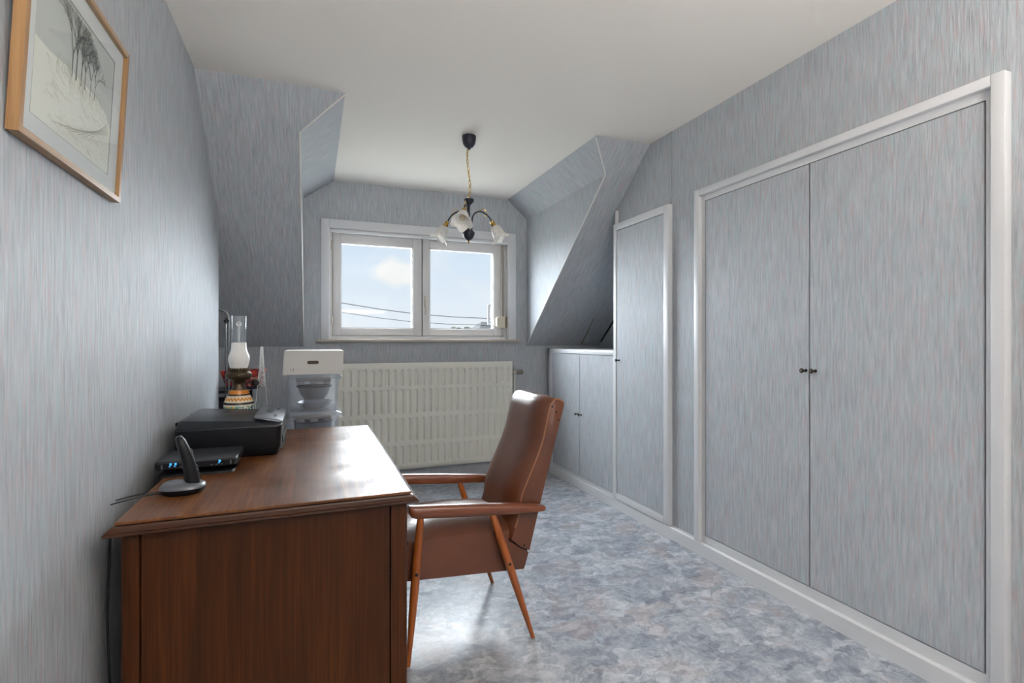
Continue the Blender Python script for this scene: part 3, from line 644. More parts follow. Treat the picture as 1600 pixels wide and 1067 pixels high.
for x in (-.44, -.425, -.41, -.32, -.305, -.29): obj('port_mark', MB().box(x, x + .006, 1.9716, 1.973, .790, .793), SILVER, cs)
for x in (-.462, -.262): obj('print_mark', MB().box(x, x + .004, 1.9716, 1.973, .788, .802), SILVER, cs)

cr = thing('phone_cradle', 'black and silver telephone charging cradle at the desk corner', 'phone cradle', (-.355, 1.745, DZ))
Mz = Matrix.Translation((-.355, 1.752, 0)) @ Matrix.Rotation(math.radians(-6), 4, 'Z')
def oval(a, b, z, n=28, cx=0, cy=0, e=2.6, dz=0):
    out = []
    for k in range(n):
        t = 2 * PI * k / n; c_, s_ = math.cos(t), math.sin(t)
        p = Vector((cx + a * math.copysign(abs(c_) ** (2 / e), c_), cy + b * math.copysign(abs(s_) ** (2 / e), s_), z)); p.z += dz * p.x
        out.append(Mz @ p)
    return out
obj('base', MB().loft([oval(.040, .036, DZ), oval(.054, .044, DZ + .008), oval(.058, .047, DZ + .018)]), BLACKP, cr, smooth=True, angle=60)
obj('silver_rim', MB().loft([oval(.058, .047, DZ + .018), oval(.0575, .0465, DZ + .024), oval(.050, .040, DZ + .031, dz=-.05), oval(.030, .026, DZ + .034, cx=-.012)]), SILVER, cr, smooth=True, angle=60)
for dx in (0, .02):
    obj('cable', MB().tube(bez((-.405, 1.742 + dx, DZ + .006), (-.43, 1.70 + dx, DZ + .018), (-.46, 1.70 + dx * 2, DZ + .012), (-.512, 1.69 + dx * 2, DZ + .002)), .0018, 6), BLACKP, cr, smooth=True)
hs = thing('phone_handset', 'slim black cordless handset leaning in its cradle', 'phone', (-.335, 1.752, DZ + .02))
ax = Vector((-.028, 0, .145)).normalized()
Mh = Matrix.Translation((-.330, 1.752, DZ + .022)) @ Vector((0, 0, 1)).rotation_difference(ax).to_matrix().to_4x4() @ Matrix.Rotation(math.radians(20), 4, 'Z')
rings = []
for z, a, b, cx in ((0, .019, .022, .000), (.03, .0185, .024, .002), (.07, .0165, .0245, .001), (.11, .0140, .024, -.003), (.135, .012, .022, -.006), (.147, .009, .017, -.008), (.151, .003, .007, -.009)):
    rings.append([Mh @ Vector((cx + a * math.copysign(abs(math.cos(t)) ** .7, math.cos(t)), b * math.copysign(abs(math.sin(t)) ** .7, math.sin(t)), z)) for t in [2 * PI * k / 20 for k in range(20)]])
obj('body', MB().loft(rings), BLACKP, hs, smooth=True, angle=60)
for r_ in range(4):
    for c_ in range(3):
        obj('key', MB().box(.014, .0215, -.014 + c_ * .011, -.0065 + c_ * .011, .012 + r_ * .012, .019 + r_ * .012, .001, mtx=Mh), GREYP, hs)
obj('screen', MB().box(.0125, .0168, -.012, .012, .075, .105, .001, mtx=Mh), mat('lcd_grey'), hs)
obj('silver_edge', MB().tube([Mh @ Vector((x, .0, z)) for x, z in ((.0175, .07), (.0150, .09), (.0115, .11), (.006, .135), (-.002, .1505), (-.014, .147))], .0018, 8), SILVER, hs, smooth=True)

# ---------------------------------------------------------------- oil lamp and crystal tower
ol = thing('oil_lamp', 'painted pottery oil lamp with glass chimney behind the printer', 'oil lamp', (-.322, 2.70, DZ))
oc = (-.322, 2.70, 0)
S = .00301; Z = lambda py: 1.2085 - (py - 532.88) * S
def pottery():
    m = mat('painted_pottery', rough=.25); nt = m.node_tree; L = nt.links.new; b = nt.nodes['Principled BSDF']
    t = nd(nt, 'ShaderNodeTexCoord'); sp_ = nd(nt, 'ShaderNodeSeparateXYZ'); L(t.outputs['Object'], sp_.inputs[0])
    at = nd(nt, 'ShaderNodeMath', operation='ARCTAN2'); L(sp_.outputs[0], at.inputs[0]); L(sp_.outputs[1], at.inputs[1])
    # band colours by height (object z: 0 = desk)
    sc = nd(nt, 'ShaderNodeMath', operation='MULTIPLY'); sc.inputs[1].default_value = 1 / .24; L(sp_.outputs[2], sc.inputs[0])
    hz = lambda py: (Z(py) - DZ) / .24
    base = ramp(nt, [(0, srgb(200, 130, 50)), (hz(676), srgb(60, 50, 44)), (hz(672), srgb(226, 222, 206)), (hz(631), srgb(52, 46, 42)), (hz(627.5), srgb(232, 218, 190)), (hz(617.5), srgb(58, 46, 38)), (hz(615), srgb(205, 126, 44)), (hz(609), srgb(120, 110, 96))], 'CONSTANT')
    L(sc.outputs[0], base.inputs[0])
    # zigzag in the pale orange band
    cv = nd(nt, 'ShaderNodeCombineXYZ'); L(at.outputs[0], cv.inputs[0]); L(sp_.outputs[2], cv.inputs[2])
    sn = nd(nt, 'ShaderNodeMath', operation='MULTIPLY'); sn.inputs[1].default_value = 22; L(at.outputs[0], sn.inputs[0])
    s2 = nd(nt, 'ShaderNodeMath', operation='SINE'); L(sn.outputs[0], s2.inputs[0])
    zc = nd(nt, 'ShaderNodeMath', operation='MULTIPLY_ADD'); zc.inputs[1].default_value = 330; zc.inputs[2].default_value = -330 * (Z(622.5) - DZ); L(sp_.outputs[2], zc.inputs[0])
    df = nd(nt, 'ShaderNodeMath', operation='MULTIPLY_ADD'); df.inputs[1].default_value = 1.4; L(s2.outputs[0], df.inputs[0]); L(zc.outputs[0], df.inputs[2])
    ab = nd(nt, 'ShaderNodeMath', operation='ABSOLUTE'); L(df.outputs[0], ab.inputs[0])
    lt = nd(nt, 'ShaderNodeMath', operation='LESS_THAN'); lt.inputs[1].default_value = 1.7; L(ab.outputs[0], lt.inputs[0])
    a = nd(nt, 'ShaderNodeMix', data_type='RGBA'); a.inputs['B'].default_value = (*srgb(214, 138, 52), 1); L(lt.outputs[0], a.inputs['Factor']); L(base.outputs[0], a.inputs['A'])
    # flowers on the belly
    mp = nd(nt, 'ShaderNodeMapping'); mp.inputs['Scale'].default_value = (6.5, 1, 95); L(cv.outputs[0], mp.inputs[0])
    vo = nd(nt, 'ShaderNodeTexVoronoi', i_Scale=1.0); L(mp.outputs[0], vo.inputs['Vector'])
    fc = nd(nt, 'ShaderNodeSeparateColor'); L(vo.outputs['Color'], fc.inputs[0])
    cr_ = ramp(nt, [(0, srgb(70, 150, 160)), (.3, srgb(40, 110, 96)), (.5, srgb(222, 178, 74)), (.7, srgb(48, 84, 130)), (.85, srgb(128, 176, 150))], 'CONSTANT'); L(fc.outputs[0], cr_.inputs[0])
    near = nd(nt, 'ShaderNodeMath', operation='LESS_THAN'); near.inputs[1].default_value = .62; L(vo.outputs['Distance'], near.inputs[0])
    belly = ramp(nt, [(0, (0, 0, 0)), (hz(668), (1, 1, 1)), (hz(633), (0, 0, 0))], 'CONSTANT'); L(sc.outputs[0], belly.inputs[0])
    mu = nd(nt, 'ShaderNodeMath', operation='MULTIPLY'); L(near.outputs[0], mu.inputs[0]); L(belly.outputs[0], mu.inputs[1])
    c = nd(nt, 'ShaderNodeMix', data_type='RGBA'); L(mu.outputs[0], c.inputs['Factor']); L(a.outputs['Result'], c.inputs['A']); L(cr_.outputs[0], c.inputs['B'])
    L(c.outputs['Result'], b.inputs['Base Color'])
    return m
obj('pottery_font', MB().lathe([(.040, DZ), (.046, DZ + .004), (.047, DZ + .016), (.052, DZ + .03), (.064, Z(655)), (.0665, Z(645)), (.0655, Z(637)), (.0635, Z(632)), (.0635, Z(629)), (.061, Z(626)), (.056, Z(622)), (.048, Z(618)), (.0455, Z(616.5)), (.044, Z(614)), (.041, Z(609)), (.033, Z(608))], oc, 40), pottery(), ol, smooth=True, angle=40)
bu = obj('burner', MB().lathe([(.033, Z(609)), (.031, Z(606)), (.026, Z(602)), (.027, Z(597)), (.034, Z(594)), (.050, Z(591)), (.056, Z(587)), (.054, Z(583)), (.043, Z(580)), (.041, Z(577)), (.034, Z(576))], oc, 36), mat('tarnished_brass', srgb(92, 80, 64), .4, metal=.85, bump=(160, .6, .003)), ol, smooth=True, angle=40)
cg = MB()
for k in range(24):
    a = 2 * PI * k / 24; cg.ball((oc[0] + .042 * math.cos(a), oc[1] + .042 * math.sin(a), Z(577)), .006, 8, 6, (1, 1, 1.3)); 
obj('gallery_crown', cg, MATS['tarnished_brass'], bu, smooth=True)
d_ = Vector((.93, -.36, 0)).normalized()
kc = Vector((oc[0], oc[1], Z(598)))
wk = obj('wick_rod', MB().tube([kc + d_ * .02, kc + d_ * .075], .0035, 8), MATS['tarnished_brass'], bu, smooth=True)
obj('wick_knob', MB().lathe([(.010, -.008), (.017, -.006), (.017, .006), (.010, .008)], kc + d_ * .078, 8, Vector((0, 0, 1)).rotation_difference(Vector((.75, -.6, .28)).normalized()).to_matrix().to_4x4()), BRONZE, wk)
obj('frosted_chimney', MB().lathe([(.035, Z(578)), (.037, Z(574)), (.042, Z(568)), (.0455, Z(562)), (.044, Z(556)), (.037, Z(550)), (.0325, Z(545)), (.0315, Z(535)), (.0305, Z(535)), (.0315, Z(545)), (.036, Z(551)), (.043, Z(557)), (.0435, Z(562)), (.034, Z(576))], oc, 36, cap=False), FROST, ol, smooth=True, angle=60)
cc = obj('clear_chimney', MB().lathe([(.0315, Z(535)), (.031, Z(515)), (.0318, Z(494.5)), (.0312, Z(493.6)), (.0300, Z(494.5)), (.0295, Z(515)), (.0300, Z(535))], oc, 36, cap=False), CRYSTAL, ol, smooth=True, angle=60)
obj('etched_emblem', MB().lathe([(.011, 0), (.011, .001), (.008, .001), (.008, 0)], (oc[0] + .0035, oc[1] - .0325, Z(506.5)), 20, Matrix.Rotation(PI / 2, 4, 'X'), cap=False)
    .box(oc[0] - .002, oc[0] + .009, oc[1] - .0335, oc[1] - .0325, Z(507.5), Z(506)), FROST, cc, smooth=True, label='round etched mark')

ct = thing('crystal_tower', 'clear glass cone ornament with beaded tip beside the oil lamp', 'ornament', (-.2315, 2.775, DZ))
tcx = (-.2315, 2.772, 0)
obj('glass_cone', MB().lathe([(.052, DZ), (.052, DZ + .006), (.040, DZ + .05), (.030, DZ + .13), (.022, DZ + .21), (.014, DZ + .30), (.008, DZ + .37), (.004, DZ + .405)], tcx, 8), CRYSTAL, ct)
bd = MB(); k = 0; n_b = 130
for k in range(n_b):
    t = k / n_b; z = DZ + .415 - .19 * t; r = .003 + .011 * t; a = k * 2.4
    bd.ball((tcx[0] + r * math.cos(a), tcx[1] + r * math.sin(a), z), .0052 - .0022 * t, 6, 4)
bd.ball((tcx[0], tcx[1], DZ + .414), .0065, 10, 8)
o = obj('bead_garland', bd, mat('glass_beads', srgb(240, 243, 246), .1, alpha=.85), ct, smooth=True); o['kind'] = 'stuff'
obj('cone_rib', MB().tube([(tcx[0] + .049, tcx[1] - .02, DZ + .006), (tcx[0] + .026, tcx[1] - .012, DZ + .13), (tcx[0] + .012, tcx[1] - .005, DZ + .30)], .0007, 6)
    .tube([(tcx[0] - .045, tcx[1] - .02, DZ + .006), (tcx[0] - .026, tcx[1] - .012, DZ + .13), (tcx[0] - .012, tcx[1] - .005, DZ + .30)], .0012, 6), FROST, ct, smooth=True)

# ---------------------------------------------------------------- stack of boxes behind the desk
def clear_box(zb, label, cat='storage box'):
    b = thing('storage_box', label, cat, (0.0, 3.14, zb), 'clear plastic boxes of the stack')
    h = .196; x0, x1, y0, y1 = -.128, .140, 3.01, 3.38; t = .002
    lo = lambda z, d: rrect(x0 - d, x1 + d, y0 - d, y1 + d, zb + z, .02, 4)
    obj('tub', MB().loft([lo(.0, -.012), lo(.174, 0), lo(.174, .010), lo(.184, .010), lo(.184, -t), lo(.172, -t), lo(.003, -.012 - t)], cap=True), CLEARP, b, smooth=True, angle=40)
    obj('lid', MB().loft([lo(.180, .013), lo(.192, .013), lo(.196, .008), lo(.205, -.02), lo(.205, -.03), lo(.200, -.03)], cap=True), CLEARP, b, smooth=True, angle=40)
    obj('latch', MB().box(-.085, .095, 2.990, 3.000, zb + .166, zb + .190, .003).box(-.080, -.04, 2.992, 3.002, zb + .150, zb + .168, .002).box(-.012, .028, 2.992, 3.002, zb + .150, zb + .168, .002).box(.056, .092, 2.992, 3.002, zb + .150, zb + .168, .002), mat('grey_latch', srgb(118, 120, 126), .4), b, smooth=True)
    return b
ZT = [.002, .209, .416, .623, .830]
names = ('clear plastic storage box on the floor, lowest of the stack behind the desk', 'clear plastic storage box, second from the floor in the stack',
         'clear plastic storage box, third from the floor in the stack', 'clear box of glassware just above the desk edge',)
cb = clear_box(.0005, names[0])
for k in (1, 2, 3):
    c = dup(cb, None, (0.0, 3.14, .0005 + .2052 * k)); c['label'] = names[k]
zc4 = .0005 + .2052 * 4
c = dup(cb, None, (0.0, 3.14, zc4)); c['label'] = 'clear box holding a grey bowl, directly under the white carton'
wb = thing('carton', 'white cardboard carton with hand hole on top of the plastic boxes', 'box', (0.005, 3.14, 1.027))
zb = zc4 + .2056; zt = 1.156
obj('carton_body', MB().loft([[(-.150, 2.985, zb), (.155, 2.985, zb), (.155, 3.40, zb), (-.150, 3.40, zb)], [(-.140, 2.992, zt), (.163, 2.992, zt), (.163, 3.39, zt), (-.140, 3.39, zt)]]), WHITEC, wb)
hh = MB(); pts = []
for cx, a0 in ((.024, -PI / 2), (-.018, PI / 2)):
    for k in range(9):
        a = a0 + PI * k / 8; pts.append((cx + .0085 * math.cos(a), 2.9865, 1.092 + .0085 * math.sin(a)))
hh.prism(pts, (0, .006, 0)); obj('hand_hole', hh, mat('brown_hole', srgb(84, 72, 62), .8), wb)
fc = bpy.data.curves.new('lettering', 'FONT'); fc.body = '1.5'; fc.size = .020; fc.extrude = .0003
ft = bpy.data.objects.new('lettering', fc); C.objects.link(ft); ft.parent = wb; ft.rotation_euler = (PI / 2 - .054, 0, 0)
ft.location = Vector((-.115, 2.9845, zb + .020)) - Vector(wb.location)
bpy.context.view_layer.update()
me = bpy.data.meshes.new_from_object(ft.evaluated_get(bpy.context.evaluated_depsgraph_get())); me.materials.clear(); me.materials.append(mat('marker_ink', srgb(70, 72, 76), .7))
lt = bpy.data.objects.new('lettering_print', me); C.objects.link(lt); lt.parent = wb; lt.location = ft.location; lt.rotation_euler = ft.rotation_euler
bpy.data.objects.remove(ft); bpy.data.curves.remove(fc); lt.name = 'lettering'
# crockery in the two upper boxes
bw_ = thing('mixing_bowl', 'grey steel mixing bowl inside the upper clear box', 'bowl', (.01, 3.17, zc4 + .055))
STEEL = mat('brushed_steel', srgb(120, 124, 132), .3, metal=.7)
obj('bowl', MB().lathe([(.035, zc4 + .050), (.055, zc4 + .054), (.078, zc4 + .085), (.088, zc4 + .122), (.094, zc4 + .124), (.086, zc4 + .122), (.074, zc4 + .086), (.05, zc4 + .058)], (.01, 3.17, 0), 32), STEEL, bw_, smooth=True)
obj('bowl_rim', MB().lathe([(.089, zc4 + .122), (.097, zc4 + .124), (.097, zc4 + .129), (.089, zc4 + .131)], (.01, 3.17, 0), 32, cap=False), BLACKP, bw_, smooth=True)
pl = obj('dish', MB().lathe([(.06, zc4 + .0045), (.075, zc4 + .012), (.098, zc4 + .036), (.104, zc4 + .040), (.094, zc4 + .038), (.07, zc4 + .016)], (.01, 3.17, 0), 32), mat('smoked_glass', srgb(120, 124, 140), .15, alpha=.7), None, smooth=True, origin=(.01, 3.17, zc4))
tag(pl, 'shallow smoked glass dish under the steel bowl', 'dish')
z3 = .0005 + .2052 * 3
gd = obj('glass_dish', MB().lathe([(.07, z3 + .005), (.095, z3 + .02), (.105, z3 + .13), (.108, z3 + .133), (.102, z3 + .13), (.09, z3 + .024)], (.005, 3.18, 0), 32), MATS['smoked_glass'], None, smooth=True, origin=(.005, 3.18, z3))
tag(gd, 'deep smoked glass casserole in the box at desk level', 'dish')
cu = obj('serving_tray', MB().lathe([(.08, z3 + .135), (.110, z3 + .150), (.113, z3 + .153), (.105, z3 + .152), (.07, z3 + .139)], (.005, 3.18, 0), 32), STEEL, None, smooth=True, origin=(.005, 3.18, z3 + .135))
tag(cu, 'round steel tray lying on the smoked glass casserole', 'tray')

# ---------------------------------------------------------------- niche behind the left wall
BLK = mat('black_steel', srgb(34, 34, 38), .4, metal=.4)
rk = thing('shelf_rack', 'low black steel shelf rack in the niche behind the wall', 'shelf rack', (-.63, 3.68, 0))
for x in (-.88, -.385):
    for y in (3.54, 3.82): obj('rack_leg', MB().box(x - .01, x + .01, y - .01, y + .01, 0, .905), BLK, rk)
for z in (.12, .50, .89): obj('shelf', MB().box(-.89, -.375, 3.53, 3.83, z, z + .015), BLK, rk)
cr8 = thing('crate', 'dark plastic crate on the black rack under the red pot', 'crate', (-.63, 3.68, .516))
obj('crate_body', MB().loft([rrect(-.84, -.43, 3.545, 3.81, .5155, .02), rrect(-.86, -.42, 3.535, 3.82, .84, .02), rrect(-.85, -.43, 3.545, 3.81, .84, .02), rrect(-.83, -.44, 3.555, 3.80, .53, .02)]), mat('dark_crate_plastic', srgb(30, 31, 40), .4), cr8)
obj('crate_handle', MB().box(-.52, -.44, 3.525, 3.534, .75, .79, .003), GREYP, cr8)
def redcloth():
    m = mat('red_floral_print', rough=.5); nt = m.node_tree; L = nt.links.new; b = nt.nodes['Principled BSDF']
    t = nd(nt, 'ShaderNodeTexCoord'); v = nd(nt, 'ShaderNodeTexVoronoi', i_Scale=22.0); L(t.outputs['Object'], v.inputs['Vector'])
    r = ramp(nt, [(0, srgb(226, 140, 60)), (.16, srgb(200, 64, 40)), (.34, srgb(160, 44, 44)), (.62, srgb(92, 30, 44)), (.8, srgb(214, 150, 120))]); L(v.outputs[0], r.inputs[0]); L(r.outputs[0], b.inputs['Base Color'])
    return m
rp = thing('planter', 'red floral planter on the black rack behind the oil lamp', 'planter', (-.42, 3.64, .906))
rc = lambda h_, z: [(-.405 - h_, 3.66 - h_, z), (-.405 + h_, 3.66 - h_, z), (-.405 + h_, 3.66 + h_, z), (-.405 - h_, 3.66 + h_, z)]
obj('planter_body', MB().loft([rc(.092, .925), rc(.120, 1.025), rc(.112, 1.025), rc(.085, .935)]), redcloth(), rp)
obj('planter_base', MB().loft([rc(.080, .9055), rc(.092, .925)]), mat('navy_print', srgb(38, 40, 66), .5), rp)
tr = thing('towel_stand', 'chrome tube stand with curved top in the left niche', 'stand', (-.6, 3.50, 0))
pth = [(-.472, 3.50, .012), (-.472, 3.50, 1.33)] + bez((-.472, 3.50, 1.33), (-.472, 3.50, 1.385), (-.49, 3.50, 1.395), (-.535, 3.50, 1.396), 8) + [(-.80, 3.50, 1.396)] + bez((-.80, 3.50, 1.396), (-.85, 3.50, 1.396), (-.86, 3.50, 1.38), (-.86, 3.50, 1.33), 8) + [(-.86, 3.50, .012)]
obj('tube_frame', MB().tube(pth, .0065, 10), mat('dull_chrome', srgb(118, 120, 124), .3, metal=.8), tr, smooth=True)
obj('inner_tube', MB().tube([(-.489, 3.502, .10), (-.489, 3.502, 1.30), (-.487, 3.502, 1.335), (-.478, 3.502, 1.345)], .0045, 8).tube([(-.489, 3.502, .1), (-.86, 3.502, .1)], .0045, 8), MATS['dull_chrome'], tr, smooth=True)
for x in (-.482, -.87): obj('foot', MB().box(x, x + .02, 3.465, 3.53, 0, .014, .003), BLK, tr)
obj('clip', MB().box(-.498, -.468, 3.490, 3.512, 1.323, 1.337, .002).box(-.488, -.479, 3.488, 3.510, 1.315, 1.347, .002), BLK, tr)

# ---------------------------------------------------------------- chandelier
lc0 = Vector((.917, 3.082, 0))
cd = thing('chandelier', 'three-arm dark metal pendant lamp with white glass bell shades', 'pendant lamp', (.917, 3.082, H))
ZL = lambda py: 1.2085 - (py - 532.88) * .00402
obj('ceiling_cup', MB().lathe([(.036, H), (.044, H - .004), (.045, H - .012), (.043, H - .03), (.038, H - .052), (.026, H - .070), (.010, H - .080), (.008, H - .088)], lc0, 28), NAVY, cd, smooth=True, angle=50)
chn = MB(); z = H - .088; k = 0; zend = ZL(311)
while z > zend + .012:
    off = lc0 + Vector((-.010 * math.sin((H - z) / (H - zend) * PI * 2.0) * .8 - .004, 0, 0))
    ring = []
    for i in range(12):
        a = 2 * PI * i / 12; u, v_ = .0065 * math.cos(a), .0135 * math.sin(a)
        ring.append(off + Vector((u if k % 2 else 0, 0 if k % 2 else u, z - .012 + v_)))
    chn.tube(ring + [ring[0]], .0016, 6, cap=False); z -= .0215; k += 1
obj('chain', chn, GOLD, cd, smooth=True)
obj('cord', MB().tube([lc0 + Vector((-.012 * math.sin(t * PI * 2.0) - .002, .006 * math.sin(t * PI * 5), H - .085 + (zend - H + .085) * t)) for t in [i / 24 for i in range(25)]], .0022, 6), mat('gold_cord', srgb(170, 146, 92), .4, metal=.5), cd, smooth=True)
obj('stem', MB().lathe([(.004, ZL(310)), (.012, ZL(311)), (.030, ZL(312)), (.029, ZL(315)), (.014, ZL(319)), (.007, ZL(322)), (.007, ZL(334)), (.010, ZL(336)), (.006, ZL(339)), (.006, ZL(365))], lc0, 24), NAVY, cd, smooth=True, angle=50)
obj('lower_bowl', MB().lathe([(.030, ZL(363.5)), (.038, ZL(365)), (.037, ZL(368)), (.030, ZL(373)), (.018, ZL(376.5)), (.007, ZL(377.5))], lc0, 28), NAVY, cd, smooth=True, angle=50)
obj('finial', MB().lathe([(.006, ZL(377)), (.009, ZL(378.5)), (.004, ZL(380)), (.006, ZL(381)), (.001, ZL(382.5))], lc0, 16), GOLD, cd, smooth=True)
tocam = Vector((-math.sin(YAW), -math.cos(YAW), 0)); right = Vector((math.cos(YAW), -math.sin(YAW), 0))
for k, ang in enumerate((-6, 110, 249)):
    a = math.radians(ang); d = tocam * math.cos(a) + right * math.sin(a)
    P = lambda r, z: lc0 + d * r + Vector((0, 0, z))
    path = [P(.020, ZL(366)), P(.020, ZL(350)), P(.021, ZL(345))] + [Vector(p) for p in bez(P(.021, ZL(345)), P(.024, ZL(331)), P(.066, ZL(326)), P(.098, ZL(330)), 10)[1:]] + [Vector(p) for p in bez(P(.098, ZL(330)), P(.126, ZL(333)), P(.142, ZL(338)), P(.151, ZL(344)), 8)[1:]]
    arm = obj('arm', MB().tube(path, .0048, 10), NAVY, cd, smooth=True)
    # gold leaf scroll riding on the arm
    sc_ = bez(P(.055, ZL(331)), P(.075, ZL(324)), P(.110, ZL(322)), P(.118, ZL(329)), 10) + bez(P(.118, ZL(329)), P(.122, ZL(335)), P(.108, ZL(338)), P(.104, ZL(333)), 8)[1:]
    obj('gold_scroll', MB().tube(sc_, .0024, 8), GOLD, arm, smooth=True)
    tl = math.radians(31)
    axis = (Vector((0, 0, -1)) * math.cos(tl) + d * math.sin(tl)).normalized()
    R = Vector((0, 0, -1)).rotation_difference(axis).to_matrix().to_4x4()
    o_ = P(.150, ZL(342.5))
    obj('socket', MB().lathe([(.006, .004), (.013, .0), (.014, -.008), (.011, -.012), (.015, -.016), (.017, -.030), (.019, -.033), (.012, -.036)], o_, 20, R), GOLD, arm, smooth=True, angle=50)
    def tulip(r, z, t_): f = max(0, (-z - .075) / .055); return (r * (1 + .08 * f * math.cos(5 * t_)), z + .009 * f * math.cos(5 * t_ + PI))
    pr_ = [(.016, -.030), (.022, -.036), (.030, -.048), (.036, -.066), (.038, -.085), (.041, -.102), (.050, -.116), (.063, -.126), (.062, -.128), (.049, -.119), (.038, -.103), (.035, -.086), (.033, -.066), (.027, -.050), (.018, -.038)]
    sh = obj('glass_shade', MB().lathe(pr_, o_, 40, R, tulip, cap=False), SHADE, arm, smooth=True, angle=70)
    obj('bulb', MB().lathe([(.006, -.034), (.012, -.044), (.018, -.062), (.019, -.078), (.015, -.094), (.008, -.104), (.001, -.107)], o_, 18, R), mat('opal_bulb_glass', srgb(196, 184, 160), .3), arm, smooth=True)

# the lamp hangs slightly askew from its chain
TM = Matrix.Translation((0, 0, zend - H)) @ Matrix.Rotation(math.radians(-8), 4, right) @ Matrix.Translation((0, 0, H - zend))
for o in cd.children_recursive:
    if o.name.split('.')[0] not in ('ceiling_cup', 'chain', 'cord'): o.data.transform(TM)

# ---------------------------------------------------------------- framed picture on the left wall
pc = thing('framed_picture', 'wooden framed winter landscape drawing on the left wall', 'picture', (XL, 1.45, 1.58))
PY0, PY1, PZ0, PZ1 = 1.190, 1.716, 1.592, 2.005
tilt = .022
def pp(y, z, d=0):  # point on the leaning picture plane; d = distance out of the picture
    return (XL + .016 + tilt * (z - PZ0) / (PZ1 - PZ0) + d, y, z)
def pquad(y0, y1, z0, z1, d0, d1): return MB().prism([pp(y0, z0, d0), pp(y1, z0, d0), pp(y1, z1, d0), pp(y0, z1, d0)], (d1 - d0, 0, 0))
FW = .013
PINE = wood('honey_frame_wood', srgb(138, 108, 78), srgb(164, 132, 98), srgb(186, 156, 122), 1, rough=.4, coat=.1)
PINEV = wood('honey_frame_wood_upright', srgb(134, 98, 62), srgb(156, 118, 78), srgb(176, 138, 96), 2, rough=.4, coat=.1)
for a, b, c_, d, mt in ((PY0, PY0 + FW, PZ0, PZ1, PINEV), (PY1 - FW, PY1, PZ0, PZ1, PINEV), (PY0 + FW, PY1 - FW, PZ0, PZ0 + FW, PINE), (PY0 + FW, PY1 - FW, PZ1 - FW, PZ1, PINE)):
    obj('frame_bar', pquad(a, b, c_, d, -.014, .006), mt, pc)
obj('mat_board', pquad(PY0 + FW, PY1 - FW, PZ0 + FW, PZ1 - FW, -.010, -.004), mat('grey_white_mat', srgb(224, 223, 223), .7), pc)
AY0, AY1, AZ0, AZ1 = 1.245, 1.640, 1.648, 1.945
art = obj('drawing_sheet', pquad(AY0, AY1, AZ0, AZ1, -.0042, -.0034), mat('drawing_sky', srgb(200, 201, 197), .8), pc)
SNOW = mat('drawing_snow', srgb(236, 233, 224), .8); INK = mat('ink_grey', srgb(96, 98, 92), .8); INKL = mat('ink_pale', srgb(186, 181, 166), .8)
ridge = [(AY0, 1.800), (1.30, 1.797), (1.36, 1.803), (1.42, 1.805), (1.48, 1.808), (1.54, 1.806), (1.60, 1.792), (AY1, 1.765)]
obj('snow_field', MB().poly([pp(AY0, AZ0, -.0031)] + [pp(AY1, AZ0, -.0031)] + [pp(y, z, -.0031) for y, z in ridge[::-1]]), SNOW, art)
ink = MB()
def stroke(mb, a, b, w0, w1, d=-.0028):
    a, b = Vector(a), Vector(b); n = (b - a).normalized(); n = Vector((-n.y, n.x))
    q = [a + n * w0, a - n * w0, b - n * w1, b + n * w1]
    mb.poly([pp(p.x, p.y, d) for p in q])
rnd = random.Random(11)
def branch(mb, p, ang, ln, w_, depth):
    q = (p[0] + ln * math.sin(ang), p[1] + ln * math.cos(ang))
    if not (AY0 < q[0] < AY1 and q[1] < AZ1 - .004): return
    stroke(mb, p, q, w_, w_ * .65)
    if depth:
        for s_ in (-1, 1, rnd.choice((-1, 1))): branch(mb, q, ang + s_ * rnd.uniform(.12, .55), ln * rnd.uniform(.62, .85), w_ * .62, depth - 1)
for y, h_, w_ in ((1.405, .050, .0030), (1.425, .056, .0034), (1.452, .046, .0024), (1.472, .040, .0026), (1.505, .034, .0020), (1.528, .030, .0018)):
    branch(ink, (y, 1.795), rnd.uniform(-.08, .08), h_, w_, 5)
o = obj('tree_strokes', ink, INK, art); o['kind'] = 'stuff'
pal = MB()
for k in range(150):
    y = rnd.uniform(1.29, 1.62); z = rnd.uniform(1.66, 1.79); l = rnd.uniform(.006, .03)
    if abs((z - 1.72) - (y - 1.45) * .2) < .02 and rnd.random() < .6: continue
    stroke(pal, (y, z), (y + l, z - l * rnd.uniform(.1, .5)), .0007, .0002, -.0027)
for k in range(110):
    y = rnd.uniform(1.33, 1.58); z = 1.806 + rnd.uniform(-.012, .012); stroke(pal, (y, z), (y + rnd.uniform(-.006, .006), z - rnd.uniform(.008, .04)), .0006, .0002, -.0027)
for k in range(7):
    a0 = (1.33 + .03 * k, 1.665 + .004 * k); b0 = (1.50 + .012 * k, 1.70 + .006 * k); c0 = (1.62, 1.745 + .005 * k); prev = a0
    for i in range(1, 15):
        t = i / 14; q = tuple((1 - t) ** 2 * a0[j] + 2 * t * (1 - t) * b0[j] + t * t * c0[j] for j in (0, 1)); stroke(pal, prev, q, .0007, .0007, -.0027); prev = q
o = obj('pale_strokes', pal, INKL, art); o['kind'] = 'stuff'
obj('mat_edge', MB().prism([pp(AY1, AZ0, -.004), pp(AY1 + .0025, AZ0, -.004), pp(AY1 + .0025, AZ1 + .002, -.004), pp(AY1, AZ1 + .002, -.004)], (.0012, 0, 0))
    .prism([pp(AY0, AZ1, -.004), pp(AY1, AZ1, -.004), pp(AY1, AZ1 + .0018, -.004), pp(AY0, AZ1 + .0018, -.004)], (.0012, 0, 0)), INK, pc)
obj('picture_glass', pquad(PY0 + FW, PY1 - FW, PZ0 + FW, PZ1 - FW, -.0005, .0005), GLASS, pc)
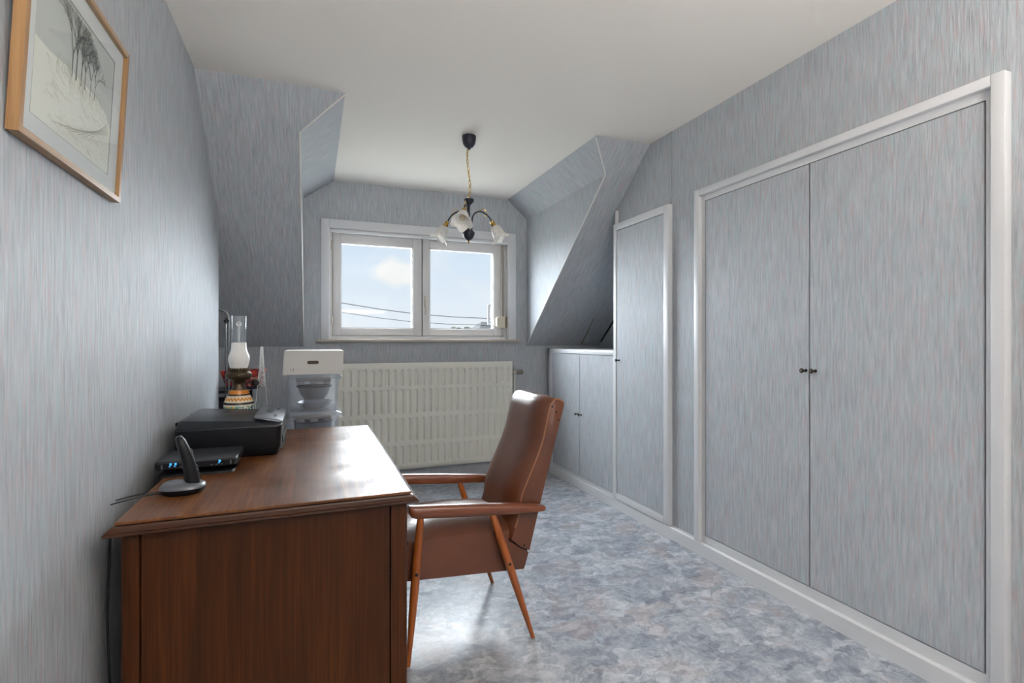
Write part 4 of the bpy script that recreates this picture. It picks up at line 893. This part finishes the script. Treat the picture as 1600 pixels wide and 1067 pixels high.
obj('backing', MB().box(XL, XL + .004, 1.44, 1.46, 1.90, 1.96), BRONZE, pc)

# ---------------------------------------------------------------- outside
GZ = -5.6
struct('ground', MB().box(-150, 150, -150, 250, GZ - .2, GZ), mat('grey_green_ground', srgb(158, 156, 148), .9), 'distant street level outside the window', 'ground')
cyaw, syaw = math.cos(YAW), math.sin(YAW)
def far(px, py, y):
    u = (px - 800) / 796.09; v = -(py - 532.88) / 796.09
    r = Vector((cyaw * u + syaw, -syaw * u + cyaw, v)); t = y / r.y
    return Vector((r.x * t, y, CAMZ + r.z * t))
WIRE = mat('black_cable', (.008, .008, .009), .8, spec=.1)
for (a, b, lab, rr) in (((532, 473), (760, 497.5), 'upper grey overhead cable seen through the window', .013), ((532, 487.5), (745, 507.5), 'lower grey overhead cable seen through the window', .010)):
    A, B = far(*a, 20.0), far(*b, 20.0); D = B - A
    o = obj('overhead_cable', MB().tube([A + D * t - Vector((0, 0, .12 * math.sin(PI * min(1, max(0, t))))) for t in (-4, -2, -1, 0, .25, .5, .75, 1, 2, 4)], rr, 6), WIRE, None, smooth=True, origin=tuple(A))
    tag(o, lab, 'cable')
hx, hy = far(757, 502, 45).x, 45.0; hz_ = far(757, 502, 45).z
hs_ = thing('house', 'grey roofed house far outside the window', 'house', (hx + 5, hy + 4, GZ))
obj('wall', MB().box(hx - 0.6, hx + 10.6, hy - 3.4, hy + 6, GZ, hz_ - 2.3), mat('pale_render', srgb(214, 210, 204), .8), hs_)
R_ = mat('dark_slate_tiles', (.014, .0145, .016), .9, spec=.1)
obj('roof', MB().loft([[(hx - 2.2, hy - 4, hz_ - 2.4), (hx + 12.2, hy - 4, hz_ - 2.4), (hx + 12.2, hy + 6.6, hz_ - 2.4), (hx - 2.2, hy + 6.6, hz_ - 2.4)], [(hx + .1, hy + 1.2, hz_), (hx + 9.9, hy + 1.2, hz_), (hx + 9.9, hy + 1.4, hz_), (hx + .1, hy + 1.4, hz_)]]), R_, hs_)
for k in range(3): obj('window', MB().box(hx + 1 + k * 3.4, hx + 2.4 + k * 3.4, hy - 3.46, hy - 3.38, GZ + 3.6, GZ + 5.0), mat('dark_pane', srgb(70, 80, 92), .2), hs_)
tp = far(712, 511, 60)
tre = thing('tree', 'hazy distant tree crown beside the far roof', 'tree', (tp.x, 60, GZ))
obj('trunk', MB().tube([(tp.x, 60, GZ), (tp.x + .1, 60, GZ + 3.5)], [.3, .18], 8), mat('bark', srgb(110, 100, 90), .9), tre)
cr_m = MB(); rnd = random.Random(3)
for k in range(60):
    a = rnd.uniform(0, 2 * PI); r = 1.7 * math.sqrt(rnd.random()); zc = rnd.uniform(-2.2, -.35)
    cr_m.ball((tp.x + r * math.cos(a), 60 + r * math.sin(a), tp.z + zc), rnd.uniform(.3, .6), 7, 5)
obj('crown', cr_m, mat('grey_green_leaves', (.02, .024, .016), .9, spec=.1), tre)
